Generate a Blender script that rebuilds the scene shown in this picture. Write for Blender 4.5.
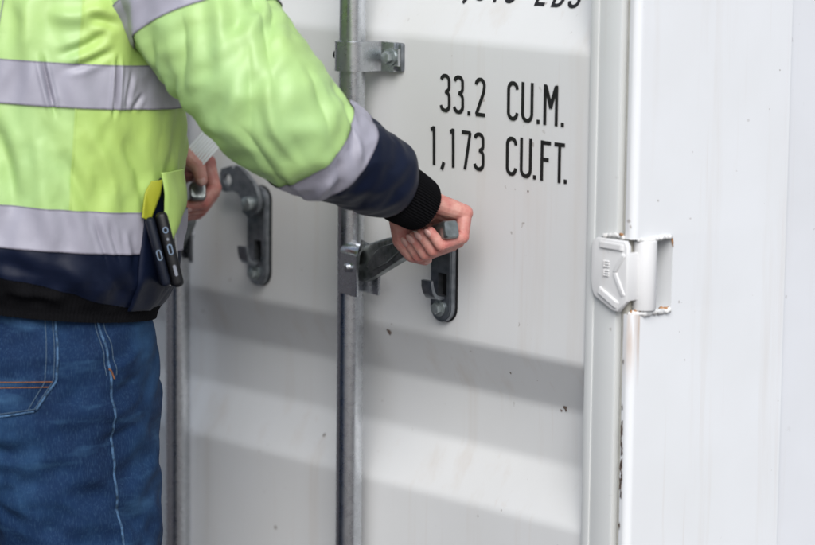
import bpy, bmesh, math, random
import numpy as np
from mathutils import Vector, Matrix

for o in list(bpy.data.objects):
    bpy.data.objects.remove(o)
scene = bpy.context.scene
COL = scene.collection
rad = math.radians
random.seed(7)

# ------------------------------------------------------------------ camera
AZ, PITCH, ROLL = rad(48.11), rad(8.794), rad(0.634)
CAM = np.array([2.96699, -2.60183, 1.65])
FW = np.array([-math.sin(AZ)*math.cos(PITCH), math.cos(AZ)*math.cos(PITCH), -math.sin(PITCH)])
_r = np.array([math.cos(AZ), math.sin(AZ), 0.0]); _u = np.cross(_r, FW)
RT = _r*math.cos(ROLL) + _u*math.sin(ROLL)
UP = -_r*math.sin(ROLL) + _u*math.cos(ROLL)
cam = bpy.data.cameras.new('camera')
cam.lens = 135; cam.sensor_width = 36; cam.clip_start = 0.05; cam.clip_end = 500
cam.dof.use_dof = True; cam.dof.focus_distance = 3.80; cam.dof.aperture_fstop = 2.8
cam_ob = bpy.data.objects.new('camera', cam)
m = Matrix.Identity(4)
for i in range(3):
    m[i][0], m[i][1], m[i][2], m[i][3] = RT[i], UP[i], -FW[i], CAM[i]
cam_ob.matrix_world = m
COL.objects.link(cam_ob); scene.camera = cam_ob

# ------------------------------------------------------------------ sky, sun, exposure
SUN_AZ, SUN_EL = rad(-39), rad(40)      # azimuth measured from +x towards +y
world = bpy.data.worlds.new('World'); scene.world = world; world.use_nodes = True
wn = world.node_tree.nodes; wl = world.node_tree.links
bg = wn['Background']
sky = wn.new('ShaderNodeTexSky'); sky.sky_type = 'NISHITA'; sky.sun_disc = False
sky.sun_elevation = SUN_EL
sky.sun_rotation = math.pi/2 - SUN_AZ
sky.air_density = 1.0; sky.dust_density = 2.0; sky.ozone_density = 3.0
hs = wn.new('ShaderNodeHueSaturation'); hs.inputs['Saturation'].default_value = 0.60
wl.new(sky.outputs[0], hs.inputs['Color']); wl.new(hs.outputs[0], bg.inputs['Color'])
bg.inputs['Strength'].default_value = 0.085
sun = bpy.data.lights.new('sun', 'SUN'); sun.energy = 1.5; sun.angle = rad(40); sun.color = (1, 0.985, 0.965)
sun_ob = bpy.data.objects.new('sun', sun); COL.objects.link(sun_ob)
sd = Vector((math.cos(SUN_EL)*math.cos(SUN_AZ), math.cos(SUN_EL)*math.sin(SUN_AZ), math.sin(SUN_EL)))
sun_ob.rotation_euler = sd.to_track_quat('Z', 'Y').to_euler(); sun_ob.location = (4, -4, 6)
vs = scene.view_settings
vs.view_transform = 'Standard'; vs.look = 'None'; vs.gamma = 1.0; vs.exposure = 0.92
vs.use_curve_mapping = False

# ------------------------------------------------------------------ helpers
def at(px, py, d):
    """point seen at a pixel of the photograph, d metres along the view axis"""
    return CAM + ((px-407.5)/3056*RT + (272.5-py)/3056*UP + FW)*d

def hash3(i, j, k, seed):
    n = (i*374761393 + j*668265263 + k*2147483647 + seed*1274126177) & 0x7fffffff
    n = ((n ^ (n >> 13))*1274126177) & 0x7fffffff
    n = ((n ^ (n >> 15))*2246822519) & 0x7fffffff
    return (n & 0xffff)/65535.0*2 - 1

def vnoise(x, y, z, seed=0):
    x, y, z = np.broadcast_arrays(np.asarray(x, float), np.asarray(y, float), np.asarray(z, float))
    xi, yi, zi = np.floor(x).astype(np.int64), np.floor(y).astype(np.int64), np.floor(z).astype(np.int64)
    fx, fy, fz = x-xi, y-yi, z-zi
    fx, fy, fz = [t*t*t*(t*(t*6-15)+10) for t in (fx, fy, fz)]
    r = 0
    for a in (0, 1):
        for b in (0, 1):
            for c in (0, 1):
                w = (fx if a else 1-fx)*(fy if b else 1-fy)*(fz if c else 1-fz)
                r = r + w*hash3(xi+a, yi+b, zi+c, seed)
    return r

def fbm(P, scale, seed=0, octv=3):
    r = 0; amp = 1.0
    for o in range(octv):
        s = scale*2**o
        r = r + amp*vnoise(P[..., 0]*s+17*o, P[..., 1]*s, P[..., 2]*s, seed+o); amp *= 0.5
    return r

def sstep(a, b, x):
    t = np.clip((np.asarray(x, float)-a)/(b-a), 0, 1)
    return t*t*(3-2*t)

def smooth(me, ang=None):
    me.polygons.foreach_set('use_smooth', [True]*len(me.polygons))
    if ang:
        me.set_sharp_from_angle(angle=rad(ang))

def link(name, me, mat, parent=None, sm=None, origin=True):
    """link a mesh built in world coordinates; the origin moves to its centre"""
    o = bpy.data.objects.new(name, me)
    if mat is not None and not me.materials:
        me.materials.append(mat)
    c = Vector((0, 0, 0))
    if origin and len(me.vertices):
        co = np.empty(len(me.vertices)*3); me.vertices.foreach_get('co', co); co = co.reshape(-1, 3)
        c = Vector((co.min(0)+co.max(0))/2)
        me.transform(Matrix.Translation(-c))
    o.matrix_world = Matrix.Translation(c)
    COL.objects.link(o)
    if parent:
        o.parent = parent
        pw = Matrix.Translation(parent['_w']) if '_w' in parent else Matrix.Identity(4)
        o.matrix_parent_inverse = pw.inverted()
    o['_w'] = list(c)
    if sm:
        smooth(me, sm if sm is not True else None)
    return o

def empty(name, loc, label, cat, group=None):
    o = bpy.data.objects.new(name, None); o.location = loc; o['_w'] = list(loc)
    o['label'] = label; o['category'] = cat
    if group: o['group'] = group
    COL.objects.link(o); return o

def mesh_of(bm, name='m'):
    me = bpy.data.meshes.new(name); bmesh.ops.recalc_face_normals(bm, faces=bm.faces)
    bm.to_mesh(me); bm.free(); return me

def bm_box(bm, x0, x1, y0, y1, z0, z1, bev=0.0, seg=2, mat=None):
    r = bmesh.ops.create_cube(bm, size=1.0)
    vs_ = r['verts']
    for v in vs_:
        v.co = Vector(((x0+x1)/2+v.co.x*(x1-x0), (y0+y1)/2+v.co.y*(y1-y0), (z0+z1)/2+v.co.z*(z1-z0)))
    es = list({e for v in vs_ for e in v.link_edges})
    if bev:
        out = bmesh.ops.bevel(bm, geom=es, offset=bev, segments=seg, profile=0.5, affect='EDGES')
        vs_ = list({v for f in out['faces'] for v in f.verts} | {v for v in vs_ if v.is_valid})
    if mat is not None:
        for v in vs_:
            if v.is_valid: v.co = mat @ v.co
    return vs_

def bm_prism(bm, poly, axis_u, axis_v, axis_n, org, t0, t1, bev=0.0, seg=2):
    """2-D outline in (u,v) at org, swept along n from t0 to t1"""
    U, V, N, O = [Vector(a) for a in (axis_u, axis_v, axis_n, org)]
    n = len(poly)
    a = [bm.verts.new(O+U*p[0]+V*p[1]+N*t0) for p in poly]
    b = [bm.verts.new(O+U*p[0]+V*p[1]+N*t1) for p in poly]
    f1 = bm.faces.new(a); f2 = bm.faces.new(b[::-1])
    for i in range(n):
        bm.faces.new((a[i], b[i], b[(i+1) % n], a[(i+1) % n]))
    if bev:
        es = list(set(f1.edges) | set(f2.edges))
        bmesh.ops.bevel(bm, geom=es, offset=bev, segments=seg, profile=0.5, affect='EDGES')

def bm_cyl(bm, p0, p1, r0, r1=None, seg=24, bev=0.0):
    r1 = r0 if r1 is None else r1
    p0, p1 = Vector(p0), Vector(p1); d = (p1-p0)
    q = d.to_track_quat('Z', 'Y').to_matrix().to_4x4()
    out = bmesh.ops.create_cone(bm, cap_ends=True, segments=seg, radius1=r0, radius2=r1, depth=d.length,
                                matrix=Matrix.Translation((p0+p1)/2) @ q)
    if bev:
        es = [e for v in out['verts'] for e in v.link_edges if any(len(f.verts) > 4 for f in e.link_faces)]
        bmesh.ops.bevel(bm, geom=list(set(es)), offset=bev, segments=2, profile=0.5, affect='EDGES')

def bm_tube(bm, pts, r, seg=8, cap=True):
    pts = [Vector(p) for p in pts]; rings = []
    rr = r if hasattr(r, '__len__') else [r]*len(pts)
    ref = Vector((0.3, 0.2, 0.93))
    for i, p in enumerate(pts):
        t = (pts[min(i+1, len(pts)-1)]-pts[max(i-1, 0)]).normalized()
        a = t.cross(ref).normalized(); b = t.cross(a)
        rings.append([bm.verts.new(p+(a*math.cos(2*math.pi*k/seg)+b*math.sin(2*math.pi*k/seg))*rr[i]) for k in range(seg)])
    for i in range(len(rings)-1):
        for k in range(seg):
            bm.faces.new((rings[i][k], rings[i][(k+1) % seg], rings[i+1][(k+1) % seg], rings[i+1][k]))
    if cap:
        bm.faces.new(rings[0][::-1]); bm.faces.new(rings[-1])

def grid_mesh(P, closed_u=False, name='g'):
    """P: (nv, nu, 3) grid of points"""
    nv, nu, _ = P.shape
    idx = np.arange(nv*nu).reshape(nv, nu)
    if closed_u:
        a = idx[:-1]; b = np.roll(idx, -1, 1)[:-1]; c = np.roll(idx, -1, 1)[1:]; d = idx[1:]
    else:
        a = idx[:-1, :-1]; b = idx[:-1, 1:]; c = idx[1:, 1:]; d = idx[1:, :-1]
    faces = np.stack([a, b, c, d], -1).reshape(-1, 4)
    me = bpy.data.meshes.new(name)
    me.from_pydata(P.reshape(-1, 3).tolist(), [], faces.tolist())
    me.update(); return me

def normals_of(fn, U, V, eu=1e-3, ev=1e-3):
    du = fn(U+eu, V)-fn(U-eu, V); dv = fn(U, V+ev)-fn(U, V-ev)
    n = np.cross(du, dv); n /= np.linalg.norm(n, axis=-1, keepdims=True)+1e-12
    return n

def add_mod(o, t, **kw):
    md = o.modifiers.new(t.lower(), t)
    for k, v in kw.items(): setattr(md, k, v)
    return md

# ------------------------------------------------------------------ materials
def new_mat(name, rough=0.5, metal=0.0, spec=0.5):
    m = bpy.data.materials.new(name); m.use_nodes = True
    n = m.node_tree.nodes; b = n['Principled BSDF']
    b.inputs['Roughness'].default_value = rough; b.inputs['Metallic'].default_value = metal
    b.inputs['Specular IOR Level'].default_value = spec
    return m, n, m.node_tree.links, b

def nd(n, t, **kw):
    x = n.new(t)
    for k, v in kw.items():
        if k in x.inputs.keys(): x.inputs[k].default_value = v
        else: setattr(x, k, v)
    return x

def noise(n, l, scale, stretch=(1, 1, 1), detail=4, rough=0.55, src=None):
    g = src or n.new('ShaderNodeNewGeometry')
    mp = n.new('ShaderNodeMapping'); mp.inputs['Scale'].default_value = stretch
    l.new(g.outputs['Position'], mp.inputs['Vector'])
    t = n.new('ShaderNodeTexNoise'); t.inputs['Scale'].default_value = scale
    t.inputs['Detail'].default_value = detail; t.inputs['Roughness'].default_value = rough
    l.new(mp.outputs[0], t.inputs['Vector']); return t

def ramp(n, l, src, stops, interp='LINEAR'):
    r = n.new('ShaderNodeValToRGB'); e = r.color_ramp.elements; r.color_ramp.interpolation = interp
    while len(e) < len(stops): e.new(0.5)
    for i, (p, c) in enumerate(stops):
        e[i].position = p; e[i].color = (*c, 1) if hasattr(c, '__len__') else (c, c, c, 1)
    l.new(src, r.inputs[0]); return r

def mix(n, l, fac, a, b, mode='MIX'):
    x = n.new('ShaderNodeMix'); x.data_type = 'RGBA'; x.blend_type = mode
    for s, v in ((0, fac), (6, a), (7, b)):
        if hasattr(v, 'links') or hasattr(v, 'is_linked'): l.new(v, x.inputs[s])
        elif s == 0: x.inputs[0].default_value = v
        else: x.inputs[s].default_value = (*v, 1)
    return x.outputs[2]

def math_(n, l, op, a, b=None, c=None):
    x = n.new('ShaderNodeMath'); x.operation = op
    for i, v in enumerate((a, b, c)):
        if v is None: continue
        if hasattr(v, 'is_linked'): l.new(v, x.inputs[i])
        else: x.inputs[i].default_value = v
    return x.outputs[0]

def bump(n, l, b, h, strength, dist=0.001):
    x = n.new('ShaderNodeBump'); x.inputs['Strength'].default_value = strength; x.inputs['Distance'].default_value = dist
    l.new(h, x.inputs['Height'])
    if b.inputs['Normal'].is_linked:
        l.new(b.inputs['Normal'].links[0].from_socket, x.inputs['Normal'])
    l.new(x.outputs[0], b.inputs['Normal'])

def paint_mat(name, col, streak=0.5, chips=0.5, edge=None, tint=(0.50, 0.42, 0.34)):
    """aged container paint: faint clouds, run-down dirt streaks, small chips; edge = (axis, position, width, amount)"""
    m, n, l, b = new_mat(name, 0.42, 0, 0.45)
    cl = noise(n, l, 3.2, detail=5)
    c0 = mix(n, l, ramp(n, l, cl.outputs['Fac'], [(0.35, 0.0), (0.75, 1.0)]).outputs[0], col, tuple(c*f for c, f in zip(col, (0.93, 0.925, 0.91))))
    st = noise(n, l, 7, (3.2, 3.2, 0.16), detail=6, rough=0.62)
    sm = ramp(n, l, st.outputs['Fac'], [(0.54, 0.0), (0.80, 1.0)])
    c1 = mix(n, l, math_(n, l, 'MULTIPLY', sm.outputs[0], streak), c0, tint)
    # fine pale-brown hairline runs
    s2 = noise(n, l, 26, (3, 3, 0.09), detail=3)
    sm2 = ramp(n, l, s2.outputs['Fac'], [(0.64, 0.0), (0.78, 1.0)])
    c1 = mix(n, l, math_(n, l, 'MULTIPLY', sm2.outputs[0], streak*0.5), c1, (0.47, 0.37, 0.29))
    # chips
    ch = noise(n, l, 70, detail=2, rough=0.5); cz = noise(n, l, 9, detail=2)
    cm = math_(n, l, 'MULTIPLY', ramp(n, l, ch.outputs['Fac'], [(0.715, 0.0), (0.745, 1.0)]).outputs[0],
               ramp(n, l, cz.outputs['Fac'], [(0.50, 0.0), (0.58, 1.0)]).outputs[0])
    c2 = mix(n, l, math_(n, l, 'MULTIPLY', cm, chips), c1, (0.17, 0.12, 0.09))
    if edge:
        g = n.new('ShaderNodeNewGeometry'); sp = n.new('ShaderNodeSeparateXYZ'); l.new(g.outputs['Position'], sp.inputs[0])
        d = math_(n, l, 'ABSOLUTE', math_(n, l, 'SUBTRACT', sp.outputs[edge[0]], edge[1]))
        near = math_(n, l, 'SUBTRACT', 1.0, math_(n, l, 'MINIMUM', math_(n, l, 'DIVIDE', d, edge[2]), 1.0))
        en = noise(n, l, 30, (1.6, 1.6, 0.35), detail=6, rough=0.7)
        big = noise(n, l, 5.0, (0.1, 0.1, 1.0), detail=3)
        v = math_(n, l, 'ADD', math_(n, l, 'MULTIPLY', near, 0.34), math_(n, l, 'ADD', en.outputs['Fac'], math_(n, l, 'MULTIPLY', big.outputs['Fac'], 0.42)))
        em = ramp(n, l, v, [(1.00, 0.0), (1.05, 1.0)])
        rust = mix(n, l, ramp(n, l, v, [(1.005, 0.0), (1.05, 1.0)]).outputs[0], (0.27, 0.20, 0.14), (0.05, 0.04, 0.036))
        mr = n.new('ShaderNodeMapRange'); mr.inputs['From Min'].default_value = 1.02; mr.inputs['From Max'].default_value = 0.90
        mr.inputs['To Min'].default_value = 0.0; mr.inputs['To Max'].default_value = 1.0; l.new(sp.outputs[2], mr.inputs['Value'])
        lowz = math_(n, l, 'MULTIPLY', mr.outputs[0], math_(n, l, 'LESS_THAN', sp.outputs[1], 0.012))
        c2 = mix(n, l, math_(n, l, 'MULTIPLY', math_(n, l, 'MULTIPLY', em.outputs[0], edge[3]), math_(n, l, 'MULTIPLY', lowz, math_(n, l, 'GREATER_THAN', near, 0.02))), c2, rust)
        # rust run-off under the hinge notch
        m2 = n.new('ShaderNodeMapRange'); m2.inputs['From Min'].default_value = 0.955; m2.inputs['From Max'].default_value = 1.045; l.new(sp.outputs[2], m2.inputs['Value'])
        run = noise(n, l, 60, (1.5, 1.5, 0.12), detail=4)
        rm = math_(n, l, 'MULTIPLY', math_(n, l, 'MULTIPLY', m2.outputs[0], math_(n, l, 'LESS_THAN', sp.outputs[2], 1.0455)), ramp(n, l, run.outputs['Fac'], [(0.40, 0.0), (0.62, 1.0)]).outputs[0])
        rm = math_(n, l, 'MULTIPLY', rm, math_(n, l, 'MULTIPLY', math_(n, l, 'LESS_THAN', sp.outputs[1], 0.010), 0.75))
        c2 = mix(n, l, rm, c2, (0.42, 0.25, 0.13))
    l.new(c2, b.inputs['Base Color'])
    op = noise(n, l, 240, detail=2); bump(n, l, b, op.outputs['Fac'], 0.06, 0.0006)
    wv = noise(n, l, 5, detail=2); bump(n, l, b, wv.outputs['Fac'], 0.10, 0.004)
    rr = noise(n, l, 14, detail=4)
    l.new(ramp(n, l, rr.outputs['Fac'], [(0.3, 0.34), (0.7, 0.55)]).outputs[0], b.inputs['Roughness'])
    return m

WHITE = (0.665, 0.670, 0.668)
M_door = paint_mat('door_paint', WHITE, 0.36, 0.45)
M_frame = paint_mat('door_frame_paint', (0.625, 0.64, 0.635), 0.35, 0.4)
M_post = paint_mat('corner_post_paint', (0.74, 0.755, 0.77), 0.34, 0.5, edge=(0, 0.4600, 0.011, 0.95))
for nd_ in [x for x in M_post.node_tree.nodes if x.type == 'BSDF_PRINCIPLED']:
    nd_.inputs['Specular IOR Level'].default_value = 0.22
    for lk in list(nd_.inputs['Roughness'].links): M_post.node_tree.links.remove(lk)
    nd_.inputs['Roughness'].default_value = 0.62
M_side = paint_mat('side_wall_paint', (0.72, 0.735, 0.76), 0.3, 0.3)
M_hinge = paint_mat('hinge_paint', (0.69, 0.69, 0.69), 0.2, 0.4)

def metal_mat(name, c0, c1, rough=(0.35, 0.6), metal=0.9, scale=60):
    m, n, l, b = new_mat(name, 0.45, metal)
    a = noise(n, l, scale, detail=5, rough=0.65); v = n.new('ShaderNodeTexVoronoi'); v.inputs['Scale'].default_value = scale*2.2
    g = n.new('ShaderNodeNewGeometry'); l.new(g.outputs['Position'], v.inputs['Vector'])
    f = math_(n, l, 'ADD', math_(n, l, 'MULTIPLY', a.outputs['Fac'], 0.75), math_(n, l, 'MULTIPLY', v.outputs['Distance'], 0.3))
    l.new(ramp(n, l, f, [(0.30, c0), (0.68, c1)]).outputs[0], b.inputs['Base Color'])
    l.new(ramp(n, l, a.outputs['Fac'], [(0.3, rough[1]), (0.7, rough[0])]).outputs[0], b.inputs['Roughness'])
    # small dark scuffs
    s = noise(n, l, 110, (1, 1, 0.5), detail=3); sz = noise(n, l, 12, detail=1)
    sm = math_(n, l, 'MULTIPLY', ramp(n, l, s.outputs['Fac'], [(0.71, 0.0), (0.76, 1.0)]).outputs[0], ramp(n, l, sz.outputs['Fac'], [(0.48, 0.0), (0.56, 1.0)]).outputs[0])
    src = b.inputs['Base Color'].links[0].from_socket
    l.new(mix(n, l, sm, src, (0.06, 0.055, 0.05)), b.inputs['Base Color'])
    bump(n, l, b, a.outputs['Fac'], 0.10, 0.0006)
    return m
M_galv = metal_mat('galvanised_steel', (0.50, 0.52, 0.54), (0.60, 0.62, 0.65), (0.24, 0.32), 1.0, 75)
M_dark = metal_mat('weathered_steel', (0.14, 0.155, 0.17), (0.30, 0.32, 0.345), (0.30, 0.48), 0.9, 45)
M_handle = metal_mat('handle_steel', (0.10, 0.115, 0.11), (0.26, 0.28, 0.275), (0.26, 0.48), 0.9, 50)
M_bolt = metal_mat('bolt_zinc', (0.22, 0.25, 0.25), (0.42, 0.46, 0.46), (0.35, 0.6), 0.8, 90)

def plain(name, col, rough=0.5, spec=0.5, var=0.12, scale=40, bumpv=0.1, metal=0.0):
    m, n, l, b = new_mat(name, rough, metal, spec)
    a = noise(n, l, scale, detail=4)
    l.new(ramp(n, l, a.outputs['Fac'], [(0.3, tuple(c*(1-var) for c in col)), (0.7, tuple(min(1, c*(1+var)) for c in col))]).outputs[0], b.inputs['Base Color'])
    if bumpv: bump(n, l, b, a.outputs['Fac'], bumpv, 0.0008)
    return m
M_black = plain('lettering_black', (0.012, 0.012, 0.013), 0.45, 0.4, 0.3, 60, 0.05)
M_hole = plain('slot_black', (0.008, 0.008, 0.009), 0.8, 0.2, 0.2, 60, 0)
M_rust = plain('rust', (0.36, 0.19, 0.09), 0.9, 0.2, 0.45, 160, 0.6)
M_weld = paint_mat('painted_weld', (0.70, 0.70, 0.69), 0.9, 1.0, tint=(0.40, 0.24, 0.13))
M_gasket = plain('door_gasket', (0.50, 0.485, 0.43), 0.7, 0.3, 0.16, 25, 0.2)

def cloth_mat(name, col, var=0.06, rough=0.5, spec=0.35, weave=900, sheen=0.0, tint=None, scale=6):
    m, n, l, b = new_mat(name, rough, 0, spec)
    a = noise(n, l, scale, detail=4)
    c2 = tint or tuple(c*(1-var*2) for c in col)
    l.new(ramp(n, l, a.outputs['Fac'], [(0.32, col), (0.72, c2)]).outputs[0], b.inputs['Base Color'])
    w = noise(n, l, weave, detail=1); bump(n, l, b, w.outputs['Fac'], 0.18, 0.0004)
    w2 = noise(n, l, 38, detail=3); bump(n, l, b, w2.outputs['Fac'], 0.22, 0.003)
    if sheen:
        b.inputs['Sheen Weight'].default_value = sheen
    return m
M_hivis = cloth_mat('hi_vis_fabric', (0.355, 0.54, 0.215), 0.05, 0.48, 0.5, tint=(0.38, 0.55, 0.175))
M_hivis2 = cloth_mat('hi_vis_trim_and_bounce', (0.375, 0.55, 0.165), 0.05, 0.48, 0.45, tint=(0.40, 0.555, 0.135))  # yellower green of seam and flap, also paints bounce light under the arm
M_yellow = cloth_mat('yellow_lining', (0.33, 0.35, 0.025), 0.08, 0.5, 0.3)
M_tape = cloth_mat('reflective_tape', (0.33, 0.323, 0.38), 0.05, 0.45, 0.5, weave=1400)
M_stitch_grey = plain('grey_stitching', (0.20, 0.19, 0.23), 0.7, 0.3, 0.2, 300, 0)
M_navy = cloth_mat('navy_fabric', (0.0030, 0.0058, 0.018), 0.2, 0.5, 0.2, tint=(0.0045, 0.009, 0.027))
M_knit = plain('black_knit', (0.0045, 0.0045, 0.0055), 0.9, 0.1, 0.3, 500, 0.4)
M_zip = metal_mat('zip_silver', (0.45, 0.46, 0.48), (0.7, 0.7, 0.72), (0.3, 0.5), 0.8, 200)

def denim():
    m, n, l, b = new_mat('denim', 0.85, 0, 0.2)
    fade = noise(n, l, 7, (1, 1, 0.6), detail=5, rough=0.6)
    c = ramp(n, l, fade.outputs['Fac'], [(0.30, (0.0016, 0.009, 0.034)), (0.52, (0.004, 0.020, 0.062)), (0.74, (0.020, 0.064, 0.142))]).outputs[0]
    slub = noise(n, l, 760, (1, 1, 0.16), detail=2)
    c = mix(n, l, ramp(n, l, slub.outputs['Fac'], [(0.5, 0.0), (0.78, 0.38)]).outputs[0], c, (0.045, 0.10, 0.175))
    sl2 = noise(n, l, 800, (0.16, 0.16, 1), detail=2)
    c = mix(n, l, ramp(n, l, sl2.outputs['Fac'], [(0.5, 0.0), (0.78, 0.35)]).outputs[0], c, (0.006, 0.020, 0.06))
    wh = noise(n, l, 16, (0.7, 0.7, 3.2), detail=3)
    c = mix(n, l, ramp(n, l, wh.outputs['Fac'], [(0.56, 0.0), (0.82, 0.5)]).outputs[0], c, (0.045, 0.115, 0.21))
    l.new(c, b.inputs['Base Color'])
    bump(n, l, b, slub.outputs['Fac'], 0.3, 0.0008)
    return m
M_denim = denim()
M_seam = plain('denim_seam', (0.045, 0.092, 0.165), 0.9, 0.2, 0.75, 130, 0.4)
M_thread = plain('orange_thread', (0.17, 0.075, 0.038), 0.8, 0.2, 0.25, 300, 0)
M_threadw = plain('pale_thread', (0.055, 0.09, 0.135), 0.8, 0.2, 0.3, 300, 0)

def skin():
    m, n, l, b = new_mat('skin', 0.5, 0, 0.4)
    a = noise(n, l, 55, detail=5, rough=0.6); f = noise(n, l, 330, detail=3)
    c = ramp(n, l, a.outputs['Fac'], [(0.30, (0.60, 0.345, 0.285)), (0.50, (0.50, 0.235, 0.195)), (0.70, (0.40, 0.130, 0.115))]).outputs[0]
    fa = n.new('ShaderNodeAttribute'); fa.attribute_name = 'flush'
    c = mix(n, l, math_(n, l, 'MULTIPLY', fa.outputs['Fac'], 0.55), c, (0.46, 0.135, 0.115))
    fr = noise(n, l, 120, detail=3); c = mix(n, l, ramp(n, l, fr.outputs['Fac'], [(0.55, 0.0), (0.72, 0.35)]).outputs[0], c, (0.36, 0.12, 0.10))
    l.new(c, b.inputs['Base Color'])
    b.inputs['Subsurface Weight'].default_value = 0.12
    b.inputs['Subsurface Radius'].default_value = (0.006, 0.002, 0.001)
    bump(n, l, b, f.outputs['Fac'], 0.28, 0.0008)
    w = noise(n, l, 150, (1, 1, 2.5), detail=4); bump(n, l, b, w.outputs['Fac'], 0.25, 0.0012)
    return m
M_skin = skin()
M_nail = plain('fingernail', (0.55, 0.315, 0.275), 0.28, 0.5, 0.06, 80, 0)
M_hair = plain('hair_brown', (0.06, 0.035, 0.02), 0.6, 0.4, 0.5, 200, 0.6)
M_boot = plain('boot_leather', (0.03, 0.025, 0.02), 0.55, 0.4, 0.3, 60, 0.3)
M_sole = plain('boot_sole', (0.012, 0.012, 0.012), 0.9, 0.2, 0.3, 60, 0.3)

def ground_mat():
    m, n, l, b = new_mat('asphalt', 0.9, 0, 0.25)
    a = noise(n, l, 160, detail=3); g = noise(n, l, 1.1, detail=4)
    c = ramp(n, l, a.outputs['Fac'], [(0.3, (0.038, 0.032, 0.033)), (0.7, (0.092, 0.078, 0.080))]).outputs[0]
    c = mix(n, l, ramp(n, l, g.outputs['Fac'], [(0.4, 0.0), (0.7, 0.5)]).outputs[0], c, (0.085, 0.072, 0.072))
    l.new(c, b.inputs['Base Color']); bump(n, l, b, a.outputs['Fac'], 0.6, 0.004); return m
M_ground = ground_mat()

# ------------------------------------------------------------------ ground
bm = bmesh.new(); bmesh.ops.create_grid(bm, x_segments=8, y_segments=8, size=150)
g_ob = link('ground', mesh_of(bm), M_ground); g_ob['kind'] = 'structure'

# ------------------------------------------------------------------ container
XR, XL = 0.472, -1.966            # outer right and left edge of the container end
XD0, XD1 = -0.747, 0.398          # sheet of the near door
YB = 6.06
cont = empty('shipping_container', ((XR+XL)/2, YB/2, 0), 'off-white steel shipping container with black stencilled volume lettering on its closed door', 'container')

REC = 0.036
def door_profile(z0, z1):
    """(y, z) folds of the pressed sheet from z0 up to z1"""
    pts = []
    k0 = -3
    for k in range(k0, 5):
        o = k*0.589
        for y, z in ((0, 0.764-0.381), (0, 0.764), (REC, 0.832), (REC, 0.9035), (0, 0.972)):
            zz = z+o
            if z0 < zz < z1 and (not pts or zz > pts[-1][1]+1e-4): pts.append((y, zz))
    pts = [(pts[0][0], z0)] + pts + [(pts[-1][0], z1)]
    # soften each fold with a small radius
    out = [pts[0]]
    for i in range(1, len(pts)-1):
        p, a, b_ = Vector(pts[i]), Vector(pts[i-1]), Vector(pts[i+1])
        u = (a-p); v = (b_-p); r = min(0.007, u.length*0.4, v.length*0.4)
        u.normalize(); v.normalize()
        for t in np.linspace(0, 1, 7):
            q = (p+u*r)*(1-t)**2 + p*2*t*(1-t) + (p+v*r)*t**2
            out.append((q.x, q.y))
    out.append(pts[-1]); return out

def make_door(x0, x1, parent):
    prof = np.array(door_profile(0.24, 2.40)); zf = np.unique(np.concatenate([prof[:, 1], np.arange(0.245, 2.40, 0.012)])); prof = np.stack([np.interp(zf, prof[:, 1], prof[:, 0]), zf], 1); xs = np.linspace(x0, x1, 100)
    P = np.zeros((len(prof), len(xs), 3))
    P[..., 0] = xs[None]; P[..., 1] = prof[:, None, 0]; P[..., 2] = prof[:, None, 1]
    P[..., 1] += 0.0022*fbm(P*np.array([1, 0, 1]), 3.0, 5, 2)      # slightly dished sheet
    return link('door', grid_mesh(P[:, ::-1], name='door'), M_door, parent, sm=True)
door = make_door(XD0, XD1, cont)
door['label'] = 'pressed steel door sheet with horizontal ribs and black lettering'
door2 = make_door(XL+0.074, XD0-0.10, cont)

def door_rails(d, x0, x1, hinge_right):
    ys = (-0.004, 0.046)
    xa, xb = (x1, x1+0.047), (x0-0.045, x0)
    if not hinge_right: xa, xb = (x1, x1+0.045), (x0-0.047, x0)
    for (a, b_) in (xa, xb):
        bm = bmesh.new(); bm_box(bm, a, b_, ys[0], ys[1], 0.19, 2.45, 0.004)
        link('door_frame', mesh_of(bm), M_frame, d, sm=40)
    for z0, z1 in ((0.19, 0.24), (2.40, 2.45)):
        bm = bmesh.new(); bm_box(bm, x0+0.001, x1-0.001, ys[0]+0.001, ys[1], z0, z1, 0.004)
        link('door_frame', mesh_of(bm), M_frame, d, sm=40)
door_rails(door, XD0, XD1, True); door_rails(door2, XL+0.074, XD0-0.10, False)

# narrow lip where the sheet is welded on the frame, and the rubber seals
bm = bmesh.new(); bm_box(bm, XD1-0.003, XD1+0.010, -0.0056, -0.003, 0.2, 2.44, 0.0012)
link('weld_lip', mesh_of(bm), M_frame, door, sm=40)
bm = bmesh.new(); bm_box(bm, XD1+0.0475, XR-0.0155, 0.004, 0.03, 0.17, 2.46, 0.003)
link('gasket', mesh_of(bm), M_gasket, door, sm=40)
bm = bmesh.new(); bm_box(bm, XL+0.0155, XL+0.0265, 0.004, 0.03, 0.17, 2.46, 0.003)
link('gasket', mesh_of(bm), M_gasket, door2, sm=40)
bm = bmesh.new(); bm_box(bm, XD0-0.055, XD0-0.0455, 0.006, 0.03, 0.17, 2.46, 0.003)
link('gasket', mesh_of(bm), M_gasket, door2, sm=40)

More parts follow.
